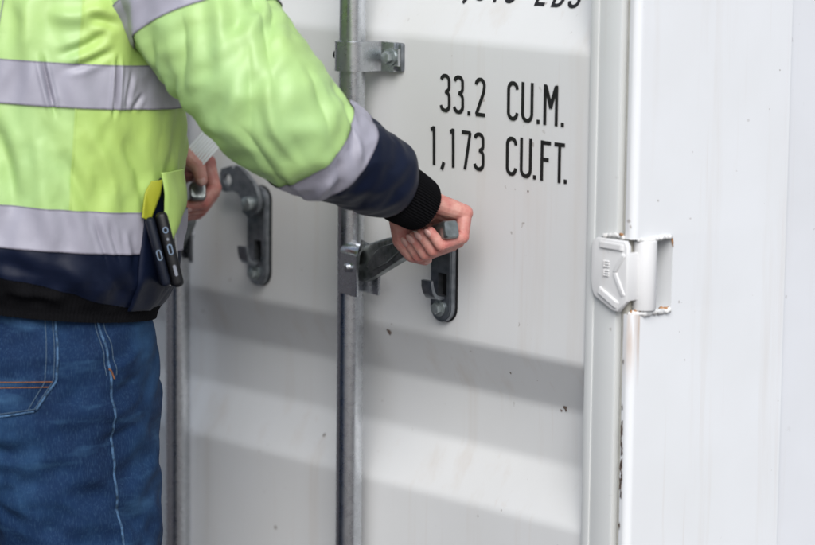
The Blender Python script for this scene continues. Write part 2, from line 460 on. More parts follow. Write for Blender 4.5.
# corner posts with a notch for each hinge barrel
HZ = [1.0905+0.60*k for k in (-1, 0, 1, 2)]
def post_profile(notch):
    x1, x0, y0, y1, r = XR, XR-0.015, -0.004, 0.272, 0.009
    if notch:
        p = [(x0-0.02, 0.004), (x0-0.02, 0.063), (x1, 0.063), (x1, y1), (x0-0.02, y1)]
        p = [(x1-0.036, 0.030), (x1-0.036, 0.0635), (x1, 0.0635), (x1, y1-0.003), (x1-0.006, y1), (x1-0.05, y1), (x1-0.05, 0.030)]
        return p
    p = [(x0, y0+0.001), (x1-r, y0)]
    p += [(x1-r+r*math.sin(t), y0+r-r*math.cos(t)) for t in np.linspace(0.1, math.pi/2, 9)]
    p += [(x1, y1-0.003), (x1-0.006, y1), (x1-0.05, y1), (x1-0.05, 0.035), (x0, 0.035)]
    return p
def make_post(mirror):
    bm = bmesh.new(); zs = 0.16
    segs = []
    for z in HZ:
        segs += [(False, zs, z-0.0455), (True, z-0.0455, z+0.0455)]; zs = z+0.0455
    segs.append((False, zs, 2.46))
    for notch, a, b_ in segs:
        n = (b_-a)
        bm_prism(bm, post_profile(notch), (1, 0, 0), (0, 1, 0), (0, 0, 1), (0, 0, a), 0, n)
    if mirror:
        for v in bm.verts: v.co.x = XR+XL-v.co.x
    return link('corner_post', mesh_of(bm), M_post, cont, sm=35)
post = make_post(False); post2 = make_post(True)

# weld beads and rust along the notch edges
def lumpy_bead(pts, r, seed, mat, parent, name='weld_bead'):
    P = [Vector(p) for p in pts]; fine = []; rr = []
    rnd = random.Random(seed)
    for i in range(len(P)-1):
        n = max(2, int((P[i+1]-P[i]).length/0.002))
        for k in range(n):
            fine.append(P[i].lerp(P[i+1], k/n)+Vector([rnd.uniform(-1, 1)*r*0.3 for _ in range(3)])); rr.append(r*rnd.uniform(0.6, 1.25))
    bm = bmesh.new(); bm_tube(bm, fine, rr, 7)
    return link(name, mesh_of(bm), mat, parent, sm=True)
for hz in HZ[1:2]:
    zt, zb = hz+0.0455, hz-0.0455
    lumpy_bead([(XR-0.002, 0.004, zt-0.001), (XR+0.001, 0.03, zt-0.0015), (XR+0.0005, 0.062, zt-0.001)], 0.0032, 1, M_weld, post)
    lumpy_bead([(XR-0.010, -0.002, zb+0.001), (XR+0.001, 0.012, zb+0.001), (XR+0.0015, 0.062, zb+0.0005)], 0.0035, 2, M_weld, post)
    lumpy_bead([(XR-0.014, -0.004, zt+0.002), (XR-0.030, -0.006, zt+0.0035), (XR-0.052, -0.006, zt-0.001)], 0.0026, 3, M_weld, post)
    lumpy_bead([(XR-0.004, 0.048, zb+0.003), (XR+0.0012, 0.060, zb+0.0025)], 0.0022, 4, M_rust, post, 'rust_patch')
    lumpy_bead([(XR-0.007, 0.000, zb+0.0035), (XR-0.001, 0.018, zb+0.0035)], 0.0020, 5, M_rust, post, 'rust_patch')
    lumpy_bead([(XR+0.0002, 0.0625, zt-0.003), (XR+0.0004, 0.0640, zt-0.016)], 0.0011, 6, M_rust, post, 'rust_patch')
    lumpy_bead([(XR-0.016, -0.0065, zt+0.0048), (XR-0.022, -0.007, zt+0.0062)], 0.0022, 9, M_rust, post, 'rust_patch')

M_scuff = plain('bare_scuff', (0.085, 0.062, 0.050), 0.85, 0.2, 0.6, 220, 0.3)
for k, (x, z, w, h_) in enumerate([(0.4595, 0.932, 0.0012, 0.004), (0.4600, 0.905, 0.0022, 0.012), (0.4590, 0.889, 0.0016, 0.008), (0.4606, 0.880, 0.0018, 0.009), (0.4598, 0.862, 0.0024, 0.012), (0.4612, 0.848, 0.0016, 0.010), (0.4590, 0.838, 0.0018, 0.009), (0.4604, 0.826, 0.0017, 0.006), (0.4592, 0.786, 0.0016, 0.005), (0.4600, 0.988, 0.0010, 0.004)]):
    rnd = random.Random(k+40); bm = bmesh.new(); q = []
    for j in range(18):
        t_ = 2*math.pi*j/18; r_ = rnd.uniform(0.45, 1.2); q.append(bm.verts.new((x+w*r_*math.cos(t_), -0.0045, z+h_*r_*math.sin(t_))))
    bm.faces.new(q); link('paint_chip', mesh_of(bm), M_scuff, post)

def make_hinge(hz):
    bm = bmesh.new(); bm_cyl(bm, (XR-0.004, 0.0205, hz-0.041), (XR-0.004, 0.0205, hz+0.0425), 0.0142, seg=36, bev=0.0015)
    bar = link('hinge', mesh_of(bm), M_hinge, cont, sm=40)
    # cast blade, flat against the door frame
    pl = [(0.006, -0.030), (0.002, -0.022), (0.0, -0.012), (0.0, 0.030), (0.003, 0.038), (0.010, 0.042), (0.056, 0.042), (0.061, 0.036), (0.061, -0.030), (0.047, -0.0445), (0.038, -0.0445)]
    bm = bmesh.new(); bm_prism(bm, pl, (1, 0, 0), (0, 0, 1), (0, -1, 0), (0.4085, -0.004, hz+0.002), 0.0, 0.0075, 0.0022, 3)
    bl = link('blade', mesh_of(bm), M_hinge, bar, sm=40)
    def rib(pts, w, h):
        bm = bmesh.new(); q = [Vector((0.4085+a, -0.0112, hz+0.002+b)) for a, b in pts]
        for i in range(len(q)-1):
            d = (q[i+1]-q[i]).normalized(); s = Vector((0, -1, 0)).cross(d)*w
            e = d*w*0.4
            bm_prism(bm, [(0, 0)], (1, 0, 0), (0, 0, 1), (0, 1, 0), (0, 0, 0), 0, 0) if False else None
            vs0 = [q[i]-e+s, q[i]-e-s, q[i+1]+e-s, q[i+1]+e+s]
            a = [bm.verts.new(v) for v in vs0]; t = [bm.verts.new(v*1.0+Vector((0, -h, 0))+(q[i].lerp(q[i+1], .5)-v)*0.16) for v in vs0]
            bm.faces.new(t)
            for k in range(4): bm.faces.new((a[k], a[(k+1) % 4], t[(k+1) % 4], t[k]))
        bmesh.ops.bevel(bm, geom=list(bm.edges), offset=0.0007, segments=2, affect='EDGES')
        return mesh_of(bm)
    link('rib', rib([(0.016, 0.034), (0.054, 0.034)], 0.0042, 0.0032), M_hinge, bar, sm=40)
    link('rib', rib([(0.016, -0.021), (0.046, -0.036)], 0.0046, 0.0034), M_hinge, bar, sm=40)
    link('rib', rib([(0.056, 0.026), (0.041, 0.003), (0.056, -0.024)], 0.0032, 0.0022), M_hinge, bar, sm=40)
    # cast-in foundry mark: two rows of three short bars
    mk = bmesh.new()
    for r_, zc in enumerate((0.0105, -0.0005)):
        for k in range(3):
            bm_box(mk, 0.4085+0.024, 0.4085+0.0315, -0.0133, -0.0112, hz+zc+k*0.0031-0.0008, hz+zc+k*0.0031+0.0008, 0.0004, 1)
        bm_box(mk, 0.4085+0.0225, 0.4085+0.0245, -0.0133, -0.0112, hz+zc-0.001, hz+zc+0.0072, 0.0004, 1)
    link('foundry_mark', mesh_of(mk), M_hinge, bar)
    # strip that carries the barrel from the blade into the notch
    bm = bmesh.new(); bm_box(bm, 0.463, 0.470, -0.011, 0.012, hz-0.028, hz+0.030, 0.002)
    link('knuckle', mesh_of(bm), M_hinge, bar, sm=40)
    return bar
for hz in HZ: make_hinge(hz)

# side walls: vertical corrugation behind the posts, roof, far end, sills, corner castings
def side_wall(x, sgn):
    pts = []; y = 0.2715; yend = YB-0.2
    dep = 0.036; pts.append((y, -0.006))
    while y < yend-0.3:
        pts += [(y+0.105, -0.006), (y+0.173, -dep), (y+0.245, -dep), (y+0.313, -0.006)]; y += 0.313
    pts.append((yend, -0.006))
    zs = np.linspace(0.16, 2.46, 24); P = np.zeros((len(zs), len(pts), 3))
    P[..., 0] = x+sgn*np.array([p[1] for p in pts])[None]; P[..., 1] = np.array([p[0] for p in pts])[None]; P[..., 2] = zs[:, None]
    return link('side_wall', grid_mesh(P), M_side, cont)
side_wall(XR, 1); side_wall(XL, -1)
def cbox(name, x0, x1, y0, y1, z0, z1, mat, bev=0.004):
    bm = bmesh.new(); bm_box(bm, x0, x1, y0, y1, z0, z1, bev); return link(name, mesh_of(bm), mat, cont, sm=40)
cbox('roof', XL+0.02, XR-0.02, 0.02, YB-0.02, 2.535, 2.56, M_side)
cbox('top_rail', XR-0.06, XR-0.001, 0.18, YB-0.18, 2.46, 2.55, M_side)
cbox('top_rail', XL+0.001, XL+0.06, 0.18, YB-0.18, 2.46, 2.55, M_side)
cbox('bottom_rail', XR-0.06, XR-0.001, 0.18, YB-0.18, 0.04, 0.16, M_side)
cbox('bottom_rail', XL+0.001, XL+0.06, 0.18, YB-0.18, 0.04, 0.16, M_side)
cbox('door_header', XL+0.165, XR-0.165, 0.003, 0.12, 2.465, 2.58, M_frame)
cbox('door_sill', XL+0.165, XR-0.165, -0.02, 0.12, 0.02, 0.165, M_frame)
cbox('end_wall', XL+0.03, XR-0.03, YB-0.05, YB-0.01, 0.1, 2.5, M_side)
cbox('container_floor', XL+0.05, XR-0.05, 0.1, YB-0.1, 0.10, 0.15, M_hole)
for x0 in (XL, XR-0.162):
    for y0 in (-0.006, YB-0.178):
        for z0 in (0.0, 2.461):
            bm = bmesh.new(); bm_box(bm, x0, x0+0.162, y0, y0+0.178, z0, z0+0.118 if z0 else 0.1595, 0.008)
            cs = link('corner_casting', mesh_of(bm), M_frame, cont, sm=40)
            bm = bmesh.new()
            zc = z0+0.06; yo = y0-0.0012 if y0 < 1 else y0+0.178
            bm_prism(bm, [(0.028*math.cos(t)*1.3, 0.028*math.sin(t)) for t in np.linspace(0, 2*math.pi, 20, endpoint=False)], (1, 0, 0), (0, 0, 1), (0, 1, 0), (x0+0.081, yo, zc), 0, 0.0012)
            link('casting_hole', mesh_of(bm), M_hole, cs)

# ------------------------------------------------------------------ lettering
def arc(cx, cy, rx, ry, a0, a1, n=10):
    return [(cx+rx*math.cos(rad(a0+(a1-a0)*i/n)), cy+ry*math.sin(rad(a0+(a1-a0)*i/n))) for i in range(n+1)]
W_ = 0.38
GL = {   # strokes on a 0..W_ by 0..1 cell, centre lines
 '3': [arc(0.165, 0.815, 0.15, 0.13, 170, 0, 8)+[(0.315, 0.72)]+arc(0.16, 0.66, 0.155, 0.13, 0, -75, 6), arc(0.15, 0.39, 0.17, 0.145, 88, 0, 6)+[(0.32, 0.24)]+arc(0.16, 0.20, 0.16, 0.145, 0, -172, 10)],
 '2': [arc(0.165, 0.79, 0.155, 0.155, 172, -8, 10)+[(0.29, 0.62), (0.05, 0.12), (0.02, 0.05)], [(0.0, 0.055), (0.35, 0.055)]],
 '1': [[(0.17, 0.0), (0.17, 1.0)], [(0.05, 0.90), (0.17, 0.965)]],
 '7': [[(0.0, 0.945), (0.345, 0.945)], [(0.32, 0.95), (0.12, 0.0)]],
 '0': [arc(0.165, 0.78, 0.155, 0.165, 180, 0, 10)+arc(0.165, 0.22, 0.155, 0.165, 0, -180, 10)+[(0.01, 0.78)]],
 '6': [arc(0.165, 0.79, 0.155, 0.155, 10, 180, 10)+arc(0.165, 0.22, 0.155, 0.165, 180, 360, 10)+[(0.32, 0.40)]+arc(0.165, 0.40, 0.155, 0.15, 0, 180, 8)],
 'C': [arc(0.165, 0.79, 0.155, 0.155, 0, 180, 10)+arc(0.165, 0.21, 0.155, 0.155, 180, 360, 10)],
 'U': [[(0.0, 1.0)]+arc(0.165, 0.215, 0.165, 0.165, 180, 360, 10)+[(0.33, 1.0)]],
 'M': [[(-0.02, 0.0), (-0.02, 1.0)], [(0.38, 0.0), (0.38, 1.0)], [(0.005, 0.97), (0.18, 0.42)], [(0.355, 0.97), (0.18, 0.42)], [(0.03, 0.90), (0.18, 0.50), (0.33, 0.90)]],
 'F': [[(0.03, 0.0), (0.03, 1.0)], [(0.03, 0.945), (0.34, 0.945)], [(0.03, 0.53), (0.27, 0.53)]],
 'T': [[(0.165, 0.0), (0.165, 0.95)], [(-0.02, 0.945), (0.35, 0.945)]],
 'L': [[(0.03, 1.0), (0.03, 0.0)], [(0.03, 0.055), (0.33, 0.055)]],
 'B': [[(0.03, 0.0), (0.03, 1.0)], [(0.03, 0.945), (0.17, 0.945)]+arc(0.17, 0.745, 0.145, 0.2, 90, -90, 8)+[(0.03, 0.545)], [(0.17, 0.52)]+arc(0.17, 0.285, 0.155, 0.235, 90, -90, 8)+[(0.03, 0.05)]],
 'S': [arc(0.165, 0.80, 0.15, 0.145, 5, 180, 9)+[(0.02, 0.70), (0.30, 0.34)]+arc(0.165, 0.20, 0.15, 0.145, 0, -178, 9)],
 '.': [[(0.165-0.055, 0.055), (0.165+0.055, 0.055)]],
 ',': [[(0.20, 0.11), (0.17, 0.02), (0.115, -0.09)]],
}
def text_line(chars, org, ux, uz, nrm, h, parent, tilt=0.0):
    """chars: [(glyph, centre along ux)]"""
    O, X, Z, N = Vector(org), Vector(ux), Vector(uz), Vector(nrm)
    lay = 0; out = []
    for g, xc in chars:
        bm = bmesh.new()
        for st in GL[g]:
            hw = 0.052 if g not in '.,' else 0.058
            p_ = [Vector((x-0.165, y)) for x, y in st]; pts = [p_[0]]
            for a, b in zip(p_, p_[1:]):
                k = max(1, int((b-a).length/0.12)); pts += [a.lerp(b, (i+1)/k) for i in range(k)]
            L_, R_ = [], []
            for i, p in enumerate(pts):
                d = Vector((0, 0))
                if i > 0: d += (p-pts[i-1]).normalized()
                if i < len(pts)-1: d += (pts[i+1]-p).normalized()
                d.normalize(); s = Vector((-d.y, d.x))*hw
                k = 1.0
                if 0 < i < len(pts)-1:
                    k = 1/max(0.6, abs(d.dot((pts[i+1]-p).normalized())))
                w = s*k
                if abs(d.y) < 0.3: w = w*0.9
                L_.append(p+w); R_.append(p-w)
            lay += 1; off = 0.0007+0.00002*(lay % 5)
            vl = [bm.verts.new(O+X*(xc+q.x*h)+Z*(q.y*h)+N*off) for q in L_]
            vr = [bm.verts.new(O+X*(xc+q.x*h)+Z*(q.y*h)+N*off) for q in R_]
            for i in range(len(vl)-1):
                bm.faces.new((vl[i], vr[i], vr[i+1], vl[i+1]))
        me = bpy.data.meshes.new('letter'); bm.to_mesh(me); bm.free()
        out.append(link('letter', me, M_black, parent))
    return out
X_, Z_, N_ = (1, 0, 0), (0, 0, 1), (0, -1, 0)
def follow_sheet(os_):
    """lay the letters on the slightly dished sheet"""
    for v, w in [(v, Vector(o['_w'])) for o in os_ for v in o.data.vertices]:
        p = v.co+w
        v.co.y += 0.0022*float(fbm(np.array([[p.x, 0, p.z]]), 3.0, 5, 2)[0])-0.0004
t = text_line([('3', .1367), ('3', .1619), ('.', .1811), ('2', .2019), ('C', .261), ('U', .2868), ('.', .3061), ('M', .3269), ('.', .3483)], (0, 0, 1.2605), X_, Z_, N_, 0.0495, door); follow_sheet(t)
t = text_line([('1', .1149), (',', .132), ('1', .1514), ('7', .1757), ('3', .1998), ('C', .2597), ('U', .2857), ('.', .3015), ('F', .3208), ('T', .3445), ('.', .3552)], (0, 0, 1.1918), X_, Z_, N_, 0.0495, door); follow_sheet(t)
sl = Vector((0, REC, 0.068)).normalized()
t = text_line([('6', .098), ('2', .124), (',', .144), ('3', .1690), ('1', .1965), ('0', .2225), ('L', .2775), ('B', .3065), ('S', .3335)], (0, 0.0258, 1.353+0.0487), X_, tuple(sl), (0, -0.884, 0.468), 0.0495, door); 
zt_ = 1.422          # above the slope the letters run on over the recessed flat
for o in t:
    w = Vector(o['_w'])
    for v in o.data.vertices:
        p = v.co+w
        if p.z > zt_-0.003: v.co.y = REC-0.0009-w.y; v.co.z += (p.z-zt_)*0.13
follow_sheet(t)

# ------------------------------------------------------------------ locking gear
BARS = [(0.0, rad(11.5), rad(19.0), 0.24), (-0.367, rad(32.5), rad(24.5), 0.208)]
BY = -0.04
def hexbolt(c, nrm, r, t):
    bm = bmesh.new(); c, nrm = Vector(c), Vector(nrm)
    bm_cyl(bm, c, c+nrm*0.0015, r*1.45, seg=24)
    bm_cyl(bm, c+nrm*0.0015, c+nrm*(0.0015+t), r, seg=6, bev=0.0006)
    return mesh_of(bm)

def bracket(bx, z, parent):
    """strap over the bar, flanged both sides and bolted to the door"""
    r0, r1, hw = 0.0185, 0.0225, 0.019
    def outline(r, fl):
        c = [(-0.036-0 if fl else -0.036, -0.0125 if fl else -0.0085)]
        return c
    path = [(-0.034, 0.0295), (-0.024, 0.0295)]
    path += [(0.0205*math.cos(t), 0.0205*math.sin(t)*-1) for t in np.linspace(math.pi, 0, 19)]
    path += [(0.024, 0.0290), (0.058, 0.0290)]
    # path in (x, y) relative to the bar axis; arcs bulge towards -y
    path[1] = (-0.0205, 0.0270); path[0] = (-0.030, 0.0295)
    path[-2] = (0.0215, 0.0200)
    path = path[:-1]+[(0.0250, 0.0275), (0.030, 0.0290), (0.058, 0.0290)]
    bm = bmesh.new(); th = 0.0042; L_, R_ = [], []
    for i, p in enumerate(path):
        a = Vector(path[max(i-1, 0)]); b_ = Vector(path[min(i+1, len(path)-1)]); d = (b_-a).normalized(); s = Vector((d.y, -d.x))*th/2
        L_.append(Vector(p)+s); R_.append(Vector(p)-s)
    def vv(p, zz): return bm.verts.new((bx+p.x, BY+p.y, z+zz))
    rows = []
    for q in (L_, R_):
        rows.append(([vv(p, -hw) for p in q], [vv(p, hw) for p in q]))
    n = len(path)
    for i in range(n-1):
        bm.faces.new((rows[0][0][i], rows[0][0][i+1], rows[0][1][i+1], rows[0][1][i]))
        bm.faces.new((rows[1][1][i], rows[1][1][i+1], rows[1][0][i+1], rows[1][0][i]))
        bm.faces.new((rows[0][1][i], rows[0][1][i+1], rows[1][1][i+1], rows[1][1][i]))
        bm.faces.new((rows[0][0][i+1], rows[0][0][i], rows[1][0][i], rows[1][0][i+1]))
    for i in (0, n-1):
        bm.faces.new((rows[0][0][i], rows[0][1][i], rows[1][1][i], rows[1][0][i]))
    bmesh.ops.recalc_face_normals(bm, faces=bm.faces)
    es = [e for e in bm.edges if e.calc_length() > 0.03 and len(e.link_faces) == 2 and e.calc_face_angle() > 0.9]
    corner = [e for e in bm.edges if all(v.co.x > bx+0.057 for v in e.verts) and e.calc_length() < 0.006]
    bmesh.ops.bevel(bm, geom=corner, offset=0.008, segments=4, affect='EDGES')
    br = link('bar_bracket', mesh_of(bm), M_galv, parent, sm=35)
    bm = bmesh.new(); bm_box(bm, bx+0.0265, bx+0.0590, BY+0.0313, -0.0005, z-0.0185, z+0.0185, 0.003)
    link('spacer', mesh_of(bm), M_dark, br, sm=40)
    link('bolt', hexbolt((bx+0.043, BY+0.0268, z), (0, -1, 0), 0.0078, 0.0085), M_bolt, br, sm=30)
    bm = bmesh.new(); bm_cyl(bm, (bx-0.0195, BY-0.002, z), (bx-0.0285, BY-0.006, z), 0.0052, seg=16, bev=0.001)
    link('rivet', mesh_of(bm), M_hole, br, sm=40)
    bm = bmesh.new(); bm_box(bm, bx-0.031, bx-0.0205, BY+0.0318, -0.0005, z-0.0185, z+0.0185, 0.002)
    link('spacer', mesh_of(bm), M_dark, br, sm=40)

def retainer(bx, parent):
    cx, zt, zb = bx+(0.1415 if bx == 0 else 0.1365), 1.130, 0.994
    hw = 0.0195
    outl = [(hw*math.cos(t), zt-hw-1.06+hw*math.sin(t)) for t in np.linspace(0, math.pi, 13)] + [(hw*math.cos(t), zb+hw-1.06+hw*math.sin(t)) for t in np.linspace(math.pi, 2*math.pi, 13)]
    # plate with a slot: outer outline and slot outline bridged
    sx0, sx1, sz0, sz1 = -0.004, 0.012, 1.028-1.06, 1.057-1.06
    bm = bmesh.new()
    def ring(pts, y): return [bm.verts.new((cx+p[0], y, 1.06+p[1])) for p in pts]
    y0, y1 = -0.0115, -0.0025
    of, ob = ring(outl, y0), ring(outl, y1)
    slot = [(sx1, sz0), (sx1, sz1), (sx0, sz1), (sx0, sz0)]
    sf, sb = ring(slot, y0), ring(slot, y1+0.003)
    n = len(outl)
    for i in range(n): bm.faces.new((of[i], of[(i+1) % n], ob[(i+1) % n], ob[i]))
    for i in range(4): bm.faces.new((sf[i], sf[(i+1) % 4], sb[(i+1) % 4], sb[i]))
    eo = [bm.edges.get((of[i], of[(i+1) % n])) for i in range(n)]; es = [bm.edges.get((sf[i], sf[(i+1) % 4])) for i in range(4)]
    bmesh.ops.triangle_fill(bm, use_beauty=True, edges=eo+es)
    bmesh.ops.bevel(bm, geom=[e for e in eo if e.is_valid], offset=0.0018, segments=2, affect='EDGES')
    rt = link('handle_retainer', mesh_of(bm), M_dark, parent, sm=35)
    bm = bmesh.new(); bm_box(bm, cx+sx0-0.002, cx+sx1+0.002, y1-0.0005, y1+0.001, 1.06+sz0-0.002, 1.06+sz1+0.002)
    link('slot', mesh_of(bm), M_hole, rt)
    # dark rubber pad between plate and door
    bm = bmesh.new(); bm_prism(bm, [(p[0]*1.07, p[1]*1.0+(0.001 if p[1] > 0 else -0.001)) for p in outl], (1, 0, 0), (0, 0, 1), (0, 1, 0), (cx, -0.0026, 1.06), 0, 0.0024)
    link('backing_pad', mesh_of(bm), M_hole, rt, sm=40)
    # J-shaped rest for the handle
    pr = [(-0.013, -0.034), (-0.021, -0.0335), (-0.0275, -0.031), (-0.0305, -0.026), (-0.033, -0.0205), (-0.038, -0.0175), (-0.0425, -0.0165)]
    pr = [(-0.0135, -0.0335), (-0.021, -0.034), (-0.0285, -0.0315), (-0.0325, -0.026), (-0.0345, -0.018), (-0.0355, -0.010)]
    th = 0.0042; bm = bmesh.new(); L_, R_ = [], []
    for i, p in enumerate(pr):
        a = Vector(pr[max(i-1, 0)]); b_ = Vector(pr[min(i+1, len(pr)-1)]); d = (b_-a).normalized(); s = Vector((-d.y, d.x))*th/2
        L_.append(Vector(p)+s); R_.append(Vector(p)-s)
    bm_prism(bm, [(p.x, p.y) for p in L_+R_[::-1]], (0, 1, 0), (0, 0, 1), (1, 0, 0), (cx-0.008, 0, 1.06), 0.0, 0.019, 0.0008, 2)
    link('hook', mesh_of(bm), M_dark, rt, sm=35)
    link('bolt', hexbolt((cx-0.001, y0-0.0005, zb+0.0175), (0, -1, 0), 0.0075, 0.007), M_bolt, rt, sm=30)
    # swinging keeper with padlock hole, turned up over the plate
    kp = [(0.021, 1.116), (0.016, 1.127), (0.008, 1.137), (-0.006, 1.147), (-0.022, 1.156), (-0.030, 1.1565), (-0.0315, 1.1530), (-0.036, 1.1525), (-0.038, 1.1555), (-0.060, 1.149), (-0.063, 1.142),
          (-0.062, 1.120), (-0.050, 1.118), (-0.034, 1.121), (-0.024, 1.119), (-0.016, 1.111), (-0.0135, 1.103), (-0.0135, 1.094), (0.0, 1.088), (0.014, 1.094), (0.021, 1.104)]
    bm = bmesh.new()
    hole = [(-0.0465+0.0092*math.cos(t), 1.1350+0.0085*math.sin(t)) for t in np.linspace(0, 2*math.pi, 16, endpoint=False)]
    ya, yb = -0.024, -0.0175
    a = ring([(p[0], p[1]-1.06) for p in kp], ya); b_ = ring([(p[0], p[1]-1.06) for p in kp], yb)
    ha = ring([(p[0], p[1]-1.06) for p in hole], ya); hb = ring([(p[0], p[1]-1.06) for p in hole], yb)
    for A, B in ((a, b_), (ha, hb)):
        for i in range(len(A)): bm.faces.new((A[i], A[(i+1) % len(A)], B[(i+1) % len(A)], B[i]))
    for A, B in ((a, ha), (b_, hb)):
        ee = [bm.edges.get((q[i], q[(i+1) % len(q)])) for q in (A, B) for i in range(len(q))]
        bmesh.ops.triangle_fill(bm, use_beauty=True, edges=ee)
    link('keeper', mesh_of(bm), M_dark, rt, sm=35)
    bm = bmesh.new(); bm_cyl(bm, (cx+0.004, -0.0145, 1.108), (cx+0.004, -0.034, 1.108), 0.0095, seg=24, bev=0.002)
    link('pivot', mesh_of(bm), M_bolt, rt, sm=40)

def make_handle(bx, phi, eps, L, parent):
    hh = Vector((math.cos(phi), -math.sin(phi), 0)); n = Vector((-math.sin(phi), -math.cos(phi), 0)); zz = Vector((0, 0, 1))
    O = Vector((bx, BY, 1.055))
    # clevis: inverted U, bent from one plate, welded on the bar
    th = 0.0042; prof = [(0.0175, -0.036), (0.0175, 0.017)] + [(0.0015+0.016*math.cos(t), 0.017+0.012*math.sin(t)) for t in np.linspace(0, math.pi, 11)] + [(-0.0145, 0.017), (-0.0145, -0.036)]
    L_, R_ = [], []
    for i, p in enumerate(prof):
        a = Vector(prof[max(i-1, 0)]); b_ = Vector(prof[min(i+1, len(prof)-1)]); d = (b_-a).normalized(); s = Vector((-d.y, d.x))*th/2
        L_.append(Vector(p)+s); R_.append(Vector(p)-s)
    bm = bmesh.new(); bm_prism(bm, [(p.x, p.y) for p in L_+R_[::-1]], n, zz, hh, O, 0.006, 0.050, 0.0010, 2)
    cl = link('clevis', mesh_of(bm), M_galv if bx == 0 else M_dark, parent, sm=35)
    pin = O+hh*0.030+zz*0.0
    bm = bmesh.new(); bm_cyl(bm, pin+n*0.0255, pin-n*0.02, 0.0058, seg=20, bev=0.0012)
    link('pin', mesh_of(bm), M_galv, cl, sm=40)
    # forged lever
    h = (hh*math.cos(eps)+zz*math.sin(eps)).normalized(); up = (zz*math.cos(eps)-hh*math.sin(eps)).normalized()
    P0 = Vector((bx+0.03, -0.05, 1.055))
    P0 = pin+n*0.0012
    E_ = Vector((bx+0.03, -0.05, 1.055))+h*L; h = (E_-P0).normalized(); L2 = (E_-P0).length
    up = n.cross(h).normalized()
    if up.z < 0: up = -up
    nn = h.cross(up)
    st = [(-0.016, 0.010, 0.006, 0), (-0.006, 0.018, 0.007, 0), (0.012, 0.0225, 0.0075, 0), (0.045, 0.0215, 0.0075, 0.001), (0.085, 0.0185, 0.008, 0.002), (0.118, 0.0155, 0.0095, 0.002), (0.140, 0.0128, 0.0105, 0.001),
          (0.17, 0.0118, 0.0108, 0), (L2-0.012, 0.0115, 0.0108, 0), (L2-0.003, 0.0115, 0.0108, 0), (L2, 0.0098, 0.0092, 0)]
    bm = bmesh.new(); rings = []
    for s, a, b_, dz in st:
        ring = []
        for k in range(20):
            t = 2*math.pi*k/20; c, q = math.cos(t), math.sin(t); e = 0.36
            ring.append(bm.verts.new(P0+h*s+up*(dz+a*math.copysign(abs(q)**e, q))+nn*(b_*math.copysign(abs(c)**e, c))))
        rings.append(ring)
    for i in range(len(rings)-1):
        for k in range(20): bm.faces.new((rings[i][k], rings[i][(k+1) % 20], rings[i+1][(k+1) % 20], rings[i+1][k]))
    bm.faces.new(rings[0][::-1]); bm.faces.new(rings[-1])
    hd = link('handle', mesh_of(bm), M_handle, parent, sm=35)
    # raised forged web on both faces of the lever
    for sgn in (1, -1):
        bm = bmesh.new()
        w = [(0.030, -0.006), (0.050, 0.000), (0.062, 0.008), (0.080, 0.0105), (0.125, 0.009), (0.125, -0.004), (0.085, -0.011), (0.045, -0.0125)]
        bm_prism(bm, w, h, up, nn*sgn, P0, 0.0068, 0.0118, 0.002, 2)
        link('forged_web', mesh_of(bm), M_handle, hd, sm=40)
    return P0, h, up, nn, L2

GRIP = []
for i, (bx, phi, eps, L) in enumerate(BARS):
    bm = bmesh.new(); bm_cyl(bm, (bx, BY, 0.10), (bx, BY, 2.53), 0.017, seg=48)
    for e in []: pass
    bar = link('locking_bar', mesh_of(bm), M_galv, cont, sm=40)
    for z in (0.42, 1.3245, 2.12): bracket(bx, z, bar)
    GRIP.append(make_handle(bx, phi, eps, L, bar))
    retainer(bx, cont)
    for z, s in ((0.11, 1), (2.52, -1)):
        bm = bmesh.new(); bm_box(bm, bx-0.03, bx+0.035, BY-0.02, -0.022, z-0.03, z+0.03, 0.008)
        link('cam_end', mesh_of(bm), M_dark, bar, sm=40)
# the far door's bars stand where those of the near door do, mirrored
for bx in (-1.494, -1.127):
    bm = bmesh.new(); bm_cyl(bm, (bx, BY, 0.10), (bx, BY, 2.53), 0.017, seg=32)
    bar = link('locking_bar', mesh_of(bm), M_galv, cont, sm=40)
    for z in (0.42, 1.3245, 2.12): bracket(bx, z, bar)

# a few bare-metal chips knocked into the paint
for k, (x, z, r) in enumerate([(0.0135+0.012, 0.9635, 0.0040), (0.326, 0.905, 0.0036), (0.318, 0.901, 0.0016), (0.245, 0.94, 0.0014), (-0.08, 0.925, 0.0022), (-0.12, 0.80, 0.0020), (0.29, 1.176, 0.0014), (-0.20, 0.66, 0.0028)]):
    rnd = random.Random(k); bm = bmesh.new()
    y = 0.0
    prof = door_profile(0.24, 2.40); zs = [p[1] for p in prof]; ys = [p[0] for p in prof]
    y = float(np.interp(z, zs, ys))
    outl = []
    for j in range(14):
        q = r*rnd.uniform(0.5, 1.25); t = 2*math.pi*j/14; outl.append((q*math.cos(t), q*math.sin(t)*1.2))
    vs_ = []
    for a, b_ in outl:
        yy = float(np.interp(z+b_, zs, ys))+0.0022*float(fbm(np.array([[x+a, 0, z+b_]]), 3.0, 5, 2)[0])-0.0006
        vs_.append(bm.verts.new((x+a, yy, z+b_)))
    bm.faces.new(vs_)
    link('paint_chip', mesh_of(bm), plain('chip%d' % k, (0.16, 0.12, 0.10), 0.8, 0.2, 0.5, 300, 0), door)

exec_marker = None
# ------------------------------------------------------------------ person
PC = np.array([-0.164, -0.430, 0.0])
person = empty('person', tuple(PC), 'person in hi-vis jacket and blue jeans pulling the door handles', 'person')

